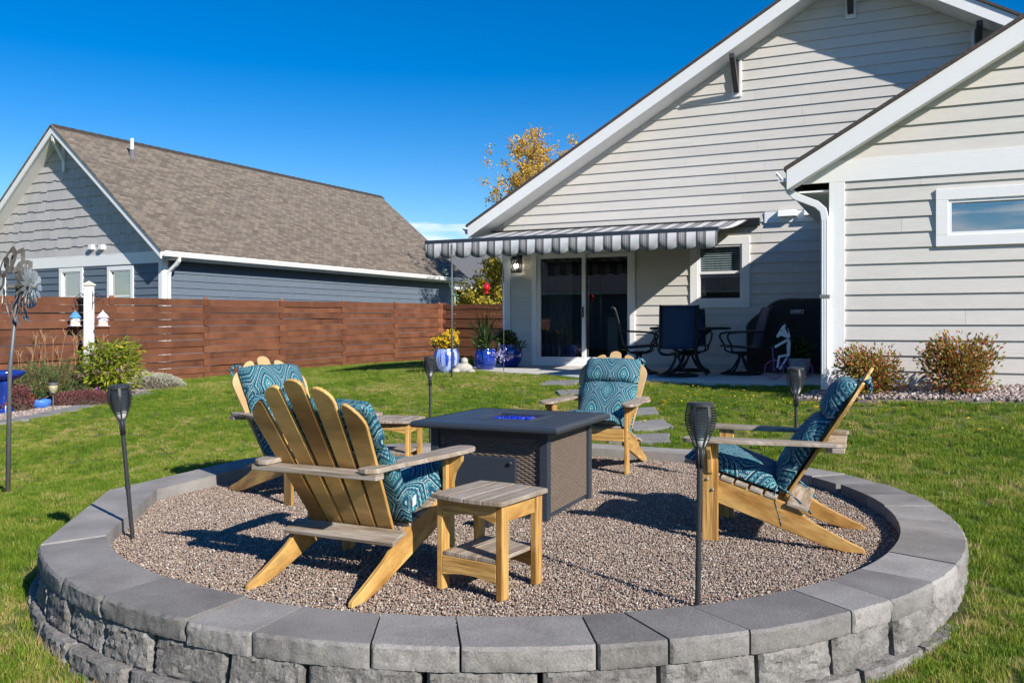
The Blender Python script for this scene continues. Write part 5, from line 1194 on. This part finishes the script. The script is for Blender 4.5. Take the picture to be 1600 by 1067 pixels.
# ------------------------------------------------------------------ white post with two hanging bird feeders
X0 = at(139, 510, 16.25); pz = gz(X0.x, 16.25); HP = CZ+(HZ-445)/F*16.25-pz
post = thing('feeder_post', 'white square post with iron scroll brackets standing behind the leafy bush', 'post', (X0.x, 16.25, pz), -R(8))
MB().box((0, 0, HP/2-.1), (.135, .135, HP+.2)).build('post_shaft', 'vinyl', post, bevel=.006)
b = MB(); b.box((0, 0, HP+.0), (.17, .17, .03)); b.add([(-.08, -.08, HP+.015), (.08, -.08, HP+.015), (.08, .08, HP+.015), (-.08, .08, HP+.015), (0, 0, HP+.075)], [(0, 1, 4), (1, 2, 4), (2, 3, 4), (3, 0, 4)]); b.build('post_cap', mat('cream_cap', (.66, .62, .52), rough=.6), post)
for s in (-1, 1):
    b = MB(); zt = HP-.24; b.tube([(s*.07, 0, zt+.12), (s*.07, 0, zt-.22)], .008, 6); b.tube(cr_curve([(s*.07, 0, zt+.04), (s*.16, 0, zt+.08), (s*.25, 0, zt+.02), (s*.30, 0, zt-.02), (s*.31, 0, zt-.08), (s*.28, 0, zt-.10), (s*.265, 0, zt-.07)], 5), .007, 6)
    b.tube(cr_curve([(s*.07, 0, zt-.12), (s*.13, 0, zt-.06), (s*.20, 0, zt-.05), (s*.22, 0, zt+.0), (s*.18, 0, zt+.03), (s*.16, 0, zt-.01)], 5), .006, 6)
    for q in range(7): a = q*.9; c = (s*(.11+.022*q), 0, zt+.0+.03*math.sin(q*2)); b.add([(c[0], c[1], c[2]), (c[0]+.03*math.cos(a), .01, c[2]+.03*math.sin(a)), (c[0]+.05*math.cos(a+.3), 0, c[2]+.05*math.sin(a+.3)), (c[0]+.03*math.cos(a+.7), -.01, c[2]+.03*math.sin(a+.7))], [(0, 1, 2, 3)])
    b.build('scroll_bracket', 'rod', post)
for s, rm, lab in ((-1, 'roof_blue', 'white mosaic hanging bird feeder with a blue cone roof'), (1, 'roof_white', 'white mosaic hanging bird feeder with a pale lilac cone roof')):
    pp = post.matrix_basis @ Vector((s*.285, 0, 0)); zz = pz+HP-.24-.10
    t = thing('bird_feeder', lab+' on the white post', 'bird feeder', (X0.x+s*.285*math.cos(R(8)), 16.25-s*.285*math.sin(R(8)), zz-.44), 0, 'hanging bird feeders on the white post')
    MB().tube([(0, 0, .28), (0, 0, .44)], .004, 5).build('hanger', 'rod', t)
    MB().lathe([(.115, .155), (.06, .235), (.012, .275), (.008, .30)], 12).build('roof', rm, t)
    V, Fc = [], []; b = MB()
    for r in range(5):
        for k in range(12):
            a0, a1 = 2*math.pi*k/12, 2*math.pi*(k+.9)/12; z0, z1 = .015+r*.028, .015+r*.028+.025; b.add([(.088*math.cos(a0), .088*math.sin(a0), z0), (.088*math.cos(a1), .088*math.sin(a1), z0), (.088*math.cos(a1), .088*math.sin(a1), z1), (.088*math.cos(a0), .088*math.sin(a0), z1)], [(0, 1, 2, 3)])
    stuff(b.build('mosaic_tiles', 'mosaic', t)); MB().lathe([(.086, .01), (.086, .156)], 12).build('body', 'vinyl', t); MB().lathe([(.125, -.005), (.13, .012)], 16).build('tray', 'roof_white', t)
# ------------------------------------------------------------------ metal wind spinner
sp = thing('wind_spinner', 'tall pewter metal flower wind spinner on a grey pole in the lawn', 'wind spinner', SPIN, 0)
HS = CZ+(HZ-448)/F*SPIN.y-SPIN.z; hub = Vector((.135, 0, HS))
MB().tube([(0, 0, -.1), (0.02, 0, HS*.6), (.095, 0, HS-.02)], [.022, .020, .018], 10).build('pole', 'pole', sp, smooth=True)
fax = Vector((.985, .12, .02)).normalized(); fu = Vector((0, 0, 1)); fr_ = fu.cross(fax).normalized(); fu = fax.cross(fr_)
def petal(outl, hole, ang, off, m, cup, r0, name='petal'):
    """a cupped leaf plate, optionally with a cut-out"""
    ca, sa = math.cos(ang), math.sin(ang); 
    def P(r, s_, e=0): return hub+fax*(off+cup*(r-r0)**2+e+.10*abs(s_)-.22*s_)+(fr_*(r*ca-s_*sa)+fu*(r*sa+s_*ca))
    b = MB(); n = len(outl)
    if hole:
        V = [P(*q) for q in outl]+[P(*q) for q in hole]; b.add(V, [(i, (i+1) % n, n+(i+1) % n, n+i) for i in range(n)])
    else: b.add([P(*q) for q in outl], [(0, i, i+1) for i in range(1, n-1)])
    o = b.build(name, m, sp); o.modifiers.new('thick', 'SOLIDIFY').thickness = .003
def leaf_outline(r0, r1, w_, n=9, k=1.0):
    up_ = [(r0+(r1-r0)*i/n, w_*math.sin(math.pi*(i/n)**k)**.8) for i in range(n+1)]; return up_+[(r, -s_) for r, s_ in up_[-2:0:-1]]
for k in range(11):
    a = 2*math.pi*k/11+.15; o_ = leaf_outline(.13, .39, .088); c_ = Vector((.27, 0)); h_ = [(c_.x+(r-c_.x)*.55, s_*.55) for r, s_ in o_]; petal(o_, h_, a, -.10, 'galv', .9, .1)
for k in range(16):
    a = 2*math.pi*k/16; petal(leaf_outline(.04, .25, .022), None, a, .02, 'galv', .5, .05)
for k in range(16):
    a = 2*math.pi*(k+.5)/16; petal(leaf_outline(.04, .19, .018), None, a, .06, 'galv_pale', .2, .05)
for k in range(9):
    a = 2*math.pi*k/9; petal(leaf_outline(.03, .15, .040, k=1.7), None, a, .10, 'galv_pale', 1.2, .05)
b = MB(); b.tube([hub-fax*.12, hub+fax*.13], .022, 12); b.build('hub', 'galv', sp)
# ------------------------------------------------------------------ pots at the patio corner
def pot_prof(s, rm=1.0): return [(r*s*rm, z*s) for r, z in ((.30, 0), (.36, .04), (.50, .35), (.54, .62), (.50, .85), (.44, .95), (.48, 1.0), (.44, 1.0), (.40, .93), (.02, .90))]
p = at(697, 578, 14.9); t = thing('flower_pot', 'streaked blue glazed pot full of yellow chrysanthemums', 'flower pot', (p.x, 14.9, gz(p.x, 14.9)))
MB().lathe(pot_prof(.43), 28, fn=lambda a, z: 1+.03*math.cos(a*8)).build('pot', 'bluepot_streak', t, smooth=True); g = random.Random(2)
leaves(clumpy(500, .26, .26, .30, g, .38, k=8), .05, g).build('foliage', 'leaf_dark', t)
leaves([((q[0], q[1], q[2]+.03), q[2:3]*0 or (q[0], q[1], .3)) for c in [v[0] for v in clumpy(46, .27, .27, .32, g, .40, k=9, shell=.8)] for q in [(c[0]+g.gauss(0, .018), c[1]+g.gauss(0, .018), c[2]+g.gauss(0, .014)) for _ in range(26)]], .030, g, asp=1.5).build('flowers', 'petal_yellow', t)
p = at(758, 575, 15.0); t = thing('flower_pot', 'cobalt blue ribbed pot with tall spiky grass leaves and trailing lilac flowers', 'flower pot', (p.x, 15.0, PZ-.02))
MB().lathe(pot_prof(.38), 28).build('pot', 'bluepot', t, smooth=True)
for k in range(7): MB().tube([(.38*.515*math.cos(a)*(.93+.09*math.sin((k+1)/8*math.pi)), .38*.515*math.sin(a)*(.93+.09*math.sin((k+1)/8*math.pi)), .08+k*.036) for a in np.linspace(0, 2*math.pi, 25)[:-1]], .006, 5, closed=True).build('rib', 'bluepot', t)
b = MB(); g = random.Random(12)
for k in range(74):
    a = g.random()*6.28; q = g.random()**.7; ln = g.uniform(.55, 1.0); sp_ = q*.62; V = []; n = 7; wd = .013
    for i in range(n+1):
        s_ = i/n; r = .03+sp_*s_**1.3; z = .36+ln*(s_-.33*q*s_*s_*1.5); ww = wd*(1-s_)**.6; V += [(r*math.cos(a)-ww*math.sin(a), r*math.sin(a)+ww*math.cos(a), z), (r*math.cos(a)+ww*math.sin(a), r*math.sin(a)-ww*math.cos(a), z)]
    b.add(V, [(2*i, 2*i+1, 2*i+3, 2*i+2) for i in range(n)])
b.build('spike_leaves', 'leaf_dark', t)
leaves(clumpy(420, .33, .33, .28, g, .28, k=9), .06, g, asp=2).build('foliage', 'leaf_dark', t)
leaves([((.26+g.gauss(0, .07), -.12+g.gauss(0, .05), .27+g.gauss(0, .07)), (0, 0, 0)) for k in range(130)], .03, g, asp=1.3).build('flowers', 'petal_lilac', t)
p = at(797, 572, 15.9); t = thing('flower_pot', 'dark blue fluted pot with dense green foliage beside the corner board', 'flower pot', (p.x, 15.9, PZ))
MB().lathe(pot_prof(.42), 32, fn=lambda a, z: 1+.045*abs(math.cos(a*7))).build('pot', 'bluepot', t, smooth=True)
leaves(clumpy(1300, .38, .36, .30, g, .34, k=12), .055, g, asp=1.8).build('foliage', 'leaf_dark', t)
# stone turtle/frog ornament
p = at(724, 577, 14.6); t = thing('stone_ornament', 'small pale cast stone animal figure on the patio corner', 'garden ornament', (p.x, 14.6, gz(p.x, 14.6)+.0))
bm = bmesh.new()
for c, r, s_ in (((0, 0, .09), .14, (1.15, .9, .75)), ((.02, -.03, .22), .065, (1, 1, 1)), ((-.13, -.08, .05), .07, (1.1, 1, .7)), ((.13, -.08, .05), .07, (1.1, 1, .7)), ((-.1, .05, .07), .09, (1, 1, .7))):
    bmesh.ops.create_icosphere(bm, subdivisions=3, radius=r, matrix=Matrix.Translation(c) @ Matrix.Diagonal((*s_, 1)))
me_ = bpy.data.meshes.new('figure'); bm.to_mesh(me_); bm.free(); o = bpy.data.objects.new('figure', me_); COL.objects.link(o); o.parent = t; me_.materials.append(M['stone_statue'])
rm_ = o.modifiers.new('merge', 'REMESH'); rm_.mode = 'VOXEL'; rm_.voxel_size = .012; o.modifiers.new('soft', 'SMOOTH').iterations = 6
# shepherd hooks
p = at(706, 582, 13.9); zb_ = gz(p.x, 13.9); t = thing('shepherd_hook', 'tall dark iron garden pole in the lawn by the yellow flower pot', 'garden pole', (p.x, 13.9, zb_)); HT_ = CZ+(HZ-383)/F*13.9-zb_
MB().tube([(0, 0, -.1), (0, 0, HT_)], .014, 8).build('pole', 'pole', t, smooth=True); MB().tube(cr_curve([(0, 0, HT_-.02), (.0, 0, HT_+.04), (-.015, 0, HT_+.02), (-.02, 0, HT_-.1), (-.01, 0, HT_-.2)], 4), .006, 6).build('hook', 'pole', t)
g = random.Random(33); leaves([((-.03+.10*math.sin(z*6)*(1 if z > 1.4 else 1), g.gauss(0, .02), z), (g.gauss(0, 1), g.gauss(0, 1), -.4)) for z in [1.15+.65*g.random() for _ in range(46)]], .05, g).build('vine_leaves', leafm('pale_vine', [(0, (.12, .28, .16)), (1, (.25, .42, .3))]), t)
p = at(787, 580, 14.35); zb_ = PZ-.04; t = thing('shepherd_hook', 'thin iron hook pole at the patio edge holding the red feeder', 'garden pole', (p.x, 14.35, zb_)); z2 = CZ+(HZ-425)/F*14.35-zb_
MB().tube([(0, 0, -.1), (0, 0, z2)], .0065, 8).build('pole', 'pole', t, smooth=True); fx = at(760, 447, 14.35).x-p.x
MB().tube(cr_curve([(0, 0, z2-.02), (-.02, 0, z2+.10), (fx*.5, 0, z2+.17), (fx*.95, 0, z2+.10), (fx, 0, z2+.0), (fx+.01, 0, z2-.04)], 6), .0045, 6).build('hook', 'pole', t, smooth=True)
fz = CZ+(HZ-449)/F*14.35; t = thing('hummingbird_feeder', 'round red glass hummingbird feeder hanging near the house corner', 'bird feeder', (p.x+fx, 14.35, fz))
MB().tube([(0, 0, .07), (0.01, 0, zb_+z2-.04-fz)], .003, 5).build('wire', 'rod', t)
MB().lathe([(.005, -.075), (.04, -.066), (.065, -.035), (.073, 0), (.065, .035), (.04, .064), (.018, .078), (.015, .09)], 22).build('globe', 'red', t, smooth=True); MB().lathe([(.02, -.125), (.055, -.12), (.06, -.105), (.03, -.09), (.022, -.07)], 20).build('feeding_tray', 'red', t, smooth=True); t.scale = (.85, .85, .85)
# ------------------------------------------------------------------ patio dining set
TC = at(1078, 513, 13.5); TC = Vector((TC.x, 13.5, PZ))
t = thing('dining_table', 'round dark glass patio table with curved black legs', 'table', TC)
MB().lathe([(.01, .715), (.60, .715), (.615, .72), (.615, .738), (.60, .742), (.01, .742)], 40).build('table_top', mat('smoked_glass_top', (.02, .022, .026), rough=.08, spec=.6), t)
MB().lathe([(.605, .70), (.628, .705), (.628, .735), (.605, .716)], 40).build('top_ring', 'black_metal', t)
for k in range(4):
    a = k*math.pi/2+.5; MB().tube(cr_curve([(.45*math.cos(a), .45*math.sin(a), .71), (.22*math.cos(a), .22*math.sin(a), .55), (.13*math.cos(a), .13*math.sin(a), .35), (.22*math.cos(a), .22*math.sin(a), .14), (.40*math.cos(a), .40*math.sin(a), .015)], 5), .02, 8).build('leg', 'black_metal', t, smooth=True)
MB().tube([(.15*math.cos(a), .15*math.sin(a), .33) for a in np.linspace(0, 6.283, 21)[:-1]], .012, 6, closed=True).build('brace_ring', 'black_metal', t)
def patio_chair(label, x, y, f):
    t = thing('patio_chair', label, 'chair', (x, y, PZ), math.atan2(f[1], f[0])-math.pi/2, 'navy sling chairs at the patio table')
    MB().tube([(.30*math.cos(a), .30*math.sin(a), .018) for a in np.linspace(0, 6.283, 33)[:-1]], .017, 8, closed=True).build('base_ring', 'black_metal', t, smooth=True)
    for k in range(4):
        a = k*math.pi/2+.78; MB().tube(cr_curve([(.30*math.cos(a), .30*math.sin(a), .02), (.16*math.cos(a), .16*math.sin(a), .09), (.05*math.cos(a), .05*math.sin(a), .24), (.03*math.cos(a), .03*math.sin(a), .30)], 5), .017, 8).build('base_leg', 'black_metal', t, smooth=True)
    MB().lathe([(.04, .28), (.055, .30), (.055, .33), (.10, .34), (.10, .36)], 14).build('swivel', 'black_metal', t)
    prof = cr_curve([(0, .27, .44), (0, .20, .445), (0, 0, .43), (0, -.18, .42), (0, -.235, .47), (0, -.28, .65), (0, -.335, .86), (0, -.385, 1.02), (0, -.44, 1.05)], 5)
    for s in (-1, 1):
        MB().tube([p+Vector((s*.27, 0, 0)) for p in prof], .016, 8).build('side_frame', 'black_metal', t, smooth=True)
        MB().tube(cr_curve([(s*.28, -.30, .68), (s*.31, -.12, .67), (s*.32, .10, .66), (s*.32, .24, .64), (s*.315, .27, .58), (s*.29, .22, .48), (s*.28, .20, .445)], 5), .015, 8).build('arm', 'black_metal', t, smooth=True)
        MB().tube(cr_curve([(s*.27, -.2, .42), (s*.26, -.16, .35), (s*.18, -.05, .32), (s*.06, 0, .33)], 5), .014, 8).build('seat_spring', 'black_metal', t, smooth=True); MB().tube(cr_curve([(s*.27, .2, .44), (s*.26, .19, .37), (s*.18, .08, .33), (s*.06, 0, .33)], 5), .014, 8).build('seat_spring', 'black_metal', t, smooth=True)
    V = []; 
    for p in prof: V += [p+Vector((-.262, 0, 0)), p+Vector((-.1, 0, -.006)), p+Vector((.1, 0, -.006)), p+Vector((.262, 0, 0))]
    Fc = []
    for i in range(len(prof)-1): Fc += [(i*4+q, i*4+q+1, i*4+5+q, i*4+4+q) for q in range(3)]
    o = MB().add(V, Fc).build('sling', 'navy_sling', t, smooth=True); o.modifiers.new('thick', 'SOLIDIFY').thickness = .006
def pc(px, py): return onz(px, py, PZ)
p = pc(1058, 588); patio_chair('navy sling patio chair with its back to the lawn at the round table', p.x, p.y, (.12, 1))
p = Vector((TC.x-.78, TC.y+.15)); patio_chair('navy sling patio chair between the sliding door and the round table', p.x, p.y, (1, -.1))
p = Vector((TC.x+.20, TC.y+.92)); patio_chair('navy sling patio chair against the wall beneath the window', p.x, p.y, (-.1, -1))
p = Vector((TC.x+.78, TC.y-.1)); patio_chair('navy sling patio chair next to the covered grill', p.x, p.y, (-1, .05))
p = Vector((TC.x+.06, TC.y+.15)); t = thing('table_plant', 'small green plant in a teal pot on the round patio table', 'potted plant', (p.x, p.y, PZ+.742))
MB().lathe([(.06, 0), (.075, .02), (.085, .14), (.095, .15), (.095, .17), (.08, .17), (.01, .15)], 20).build('pot', 'teal', t, smooth=True); g = random.Random(4)
leaves([((g.gauss(0, .05), g.gauss(0, .05), .16+g.random()*.08), (g.gauss(0, .8), g.gauss(0, .8), .6)) for k in range(120)], .11, g, asp=4).build('foliage', 'leaf_dark', t)
# ------------------------------------------------------------------ covered grill
gl = thing('covered_grill', 'barbecue grill under a black fitted cover with a small white logo', 'grill', MAINF.pt(5.72, PZ, .62), -R(25))
WG = .86; prof = [(-WG, 0), (-WG, .62), (-WG-.02, .78), (-WG+.05, .86), (-.42, 1.17), (-.34, 1.20), (.45, 1.20), (.55, 1.16), (WG, .86), (WG+.02, .72), (WG, 0)]
V, Fc = [], []; ny_ = 10; nn = 44
def along(pr, n):
    L_ = [0]; 
    for a, c in zip(pr[:-1], pr[1:]): L_.append(L_[-1]+math.hypot(c[0]-a[0], c[1]-a[1]))
    out = []
    for k in range(n+1):
        s_ = L_[-1]*k/n; i = max(j for j in range(len(L_)) if L_[j] <= s_+1e-9); i = min(i, len(pr)-2); q = (s_-L_[i])/(L_[i+1]-L_[i]); out.append((pr[i][0]+(pr[i+1][0]-pr[i][0])*q, pr[i][1]+(pr[i+1][1]-pr[i][1])*q))
    return out
pl_ = along(prof, nn)
for j in range(ny_+1):
    y = -.33+.66*j/ny_; e = min(j, ny_-j); ins = (.05, .012, 0)[min(e, 2)]
    for x, z in pl_:
        w_ = .018*mnoise.noise(Vector((x*4, y*6, z*5))); V.append((x*(1-ins*.6)+w_, y+(.02*mnoise.noise(Vector((x*5, 9, z*3)))), z*(1-ins*.5)+w_*(z > .1)))
n1 = nn+1
for j in range(ny_): Fc += [(j*n1+i, j*n1+i+1, (j+1)*n1+i+1, (j+1)*n1+i) for i in range(nn)]
Fc += [tuple(range(n1)), tuple(ny_*n1+i for i in range(nn, -1, -1))]
MB().add(V, Fc).build('cover', 'cover', gl, smooth=True, auto=True)
lg = MB().box((-.05, -.365, .985), (.20, .006, .062)).build('logo_plate', 'vinyl', gl, bevel=.002); MB().box((-.05, -.369, .985), (.188, .004, .05)).build('logo_field', 'black', lg)
MB().box((.022, -.372, .985), (.034, .003, .044)).build('logo_red', mat('logo_red', (.5, .02, .03)), lg)
fc_ = bpy.data.curves.new('logo', 'FONT'); fc_.body = 'weber'; fc_.size = .062; fc_.extrude = .001; to = bpy.data.objects.new('logo_text', fc_); COL.objects.link(to)
bpy.context.view_layer.update(); me_ = bpy.data.meshes.new_from_object(to.evaluated_get(bpy.context.evaluated_depsgraph_get())); bpy.data.objects.remove(to)
lt = shared('logo_text', me_, (-.142, -.3735, .971), (R(90), 0, 0), lg); me_.materials.clear(); me_.materials.append(M['vinyl'])
# ------------------------------------------------------------------ dog on a bicycle sculpture
p = onz(1232, 593, PZ); t = thing('dog_bicycle_sculpture', 'white metal dog riding a pink wheeled bicycle, garden sculpture before the grill', 'sculpture', (p.x, p.y, PZ), -R(8))
RW = .155
for x in (-.235, .235):
    wh = MB().tube([(x+RW*math.cos(a), 0, RW+.008+RW*math.sin(a)) for a in np.linspace(0, 6.283, 37)[:-1]], .008, 8, closed=True).build('wheel', 'pink', t, smooth=True)
    b = MB()
    for k in range(5): a = k*math.pi/5+.3; b.tube([(x+RW*math.cos(a), 0, RW+.008+RW*math.sin(a)), (x-RW*math.cos(a), 0, RW+.008-RW*math.sin(a))], .0018, 5)
    b.build('spokes', 'pink', wh)
def plate(pts, m, name, y=0, th=.012): MB().prism(pts, y-th/2, y+th/2, lambda x, z, d: (x, d, z)).build(name, m, t, bevel=.002)
MB().tube([(-.235, 0, .163), (-.26, 0, .53), (-.29, 0, .55)], .009, 6).build('fork', 'purple', t); MB().tube([(-.25, 0, .36), (.02, 0, .17), (.235, 0, .163)], .009, 6).build('frame_tube', 'purple', t); MB().tube([(.02, 0, .17), (-.02, 0, .38)], .008, 6).build('seat_tube', 'purple', t)
plate([(-.02, .40), (.02, .40), (.035, .60), (.02, .69), (-.015, .66), (-.03, .55)], 'dogwhite', 'dog_body'); plate([(.01, .66), (-.02, .69), (-.23, .57), (-.23, .53), (-.21, .53)], 'dogwhite', 'dog_arm', -.015)
plate([(.02, .40), (-.02, .43), (-.17, .40), (-.20, .20), (-.17, .20), (-.14, .37)], 'dogwhite', 'dog_leg', -.02); plate([(.01, .40), (-.03, .38), (-.16, .18), (-.12, .16)], 'dogwhite', 'dog_leg', .02)
plate([(.0, .69), (.03, .72), (.0, .84), (-.05, .93), (-.10, .90), (-.20, .73), (-.18, .70), (-.12, .74), (-.08, .72)], 'dogwhite', 'dog_head', -.005, .02)
plate([(-.01, .84), (-.03, .90), (-.055, .92), (-.06, .86), (-.02, .78), (.0, .78)], 'black', 'dog_ear', -.018, .008); plate([(-.12+.012*math.cos(a), .82+.012*math.sin(a)) for a in np.linspace(0, 6.283, 11)[:-1]], 'black', 'dog_eye', -.018, .006); plate([(-.08, .93), (-.05, .93), (-.06, 1.0)], 'black', 'ear_tip', .0, .01)
t.scale = (.84, .84, .84)
p = onz(1258, 588, PZ); t = thing('potted_plant', 'leafy dark green plant in a pale pot between the sculpture and downspout', 'potted plant', (p.x, p.y+.25, PZ))
MB().lathe([(.11, 0), (.14, .10), (.155, .24), (.165, .26), (.15, .26), (.02, .24)], 22).build('pot', mat('pale_grey_pot', (.45, .46, .46), rough=.6), t, smooth=True); g = random.Random(6)
leaves([((g.gauss(0, .06), g.gauss(0, .06), .28+g.random()*.18), (g.gauss(0, 1), g.gauss(0, 1), .35)) for k in range(260)], .17, g, asp=3.5).build('foliage', 'leaf_dark', t)
# ------------------------------------------------------------------ trees
def tree(label, name, x, y, h, spread, lm, n_leaf, leaf, seed, n_br=26, z0=None, low=.28, up=.75):
    g = random.Random(seed); t = thing(name, label, 'tree', (x, y, gz(x, y) if z0 is None else z0), 0); b = MB(); pts = []
    trunk = cr_curve([(0, 0, -.1), (.05, .0, h*.3), (-.04, .05, h*.6), (.03, 0, h*.93)], 6); b.tube(trunk, [.09*(1-i/(len(trunk)-1))+.008 for i in range(len(trunk))], 8)
    tips = []
    for k in range(n_br):
        q = low+(.95-low)*k/n_br; base = trunk[min(len(trunk)-1, int(q*(len(trunk)-1)))]; a = k*2.4+g.uniform(-.4, .4); ln = spread*(1.15-q)*g.uniform(.7, 1.25)
        e = base+Vector((math.cos(a)*ln, math.sin(a)*ln, ln*up*g.uniform(.6, 1.5))); m_ = base.lerp(e, .5)+Vector((0, 0, -.06*ln)); br = cr_curve([base, m_, e], 5); b.tube(br, [.022*(1-i/len(br))+.003 for i in range(len(br))], 5)
        for w_ in range(10):
            p0 = br[g.randint(2, len(br)-1)]; d = Vector((g.gauss(0, 1), g.gauss(0, 1), g.gauss(.5, .7))).normalized()*g.uniform(.15, .45)*spread*.4; b.tube([p0, p0+d], .003, 4); tips += [(p0, p0+d)]
    b.build('trunk', 'bark', t)
    for k in range(n_leaf):
        p0, p1 = g.choice(tips); p = p0.lerp(p1, g.random()**.7)+Vector((g.gauss(0, 1), g.gauss(0, 1), g.gauss(0, 1)))*.085; pts.append((p, Vector((g.gauss(0, 1), g.gauss(0, 1), -.5))))
    leaves(pts, leaf, g, asp=1.25, up=-.2).build('crown', lm, t); return t
tree('slender tree with golden autumn leaves beside the house eave', 'aspen_tree', at(832, 500, 29.6).x, 29.6, 8.1, 2.7, 'leaf_gold', 13000, .085, 5, n_br=46, low=.34, up=1.25)
tree('low yellow green tree just beyond the fence return', 'young_tree', at(772, 500, 31.2).x, 31.2, 4.0, 2.0, 'leaf_yellowgreen', 6500, .11, 9, n_br=24, low=.15, up=.5)
tree('tall thin tree whose sparse top shows above the house roof', 'poplar_tree', at(1010, 150, 31).x, 31, 10.1, 1.3, 'leaf_yellowgreen', 900, .09, 14, n_br=26, low=.3, z0=0, up=1.6)
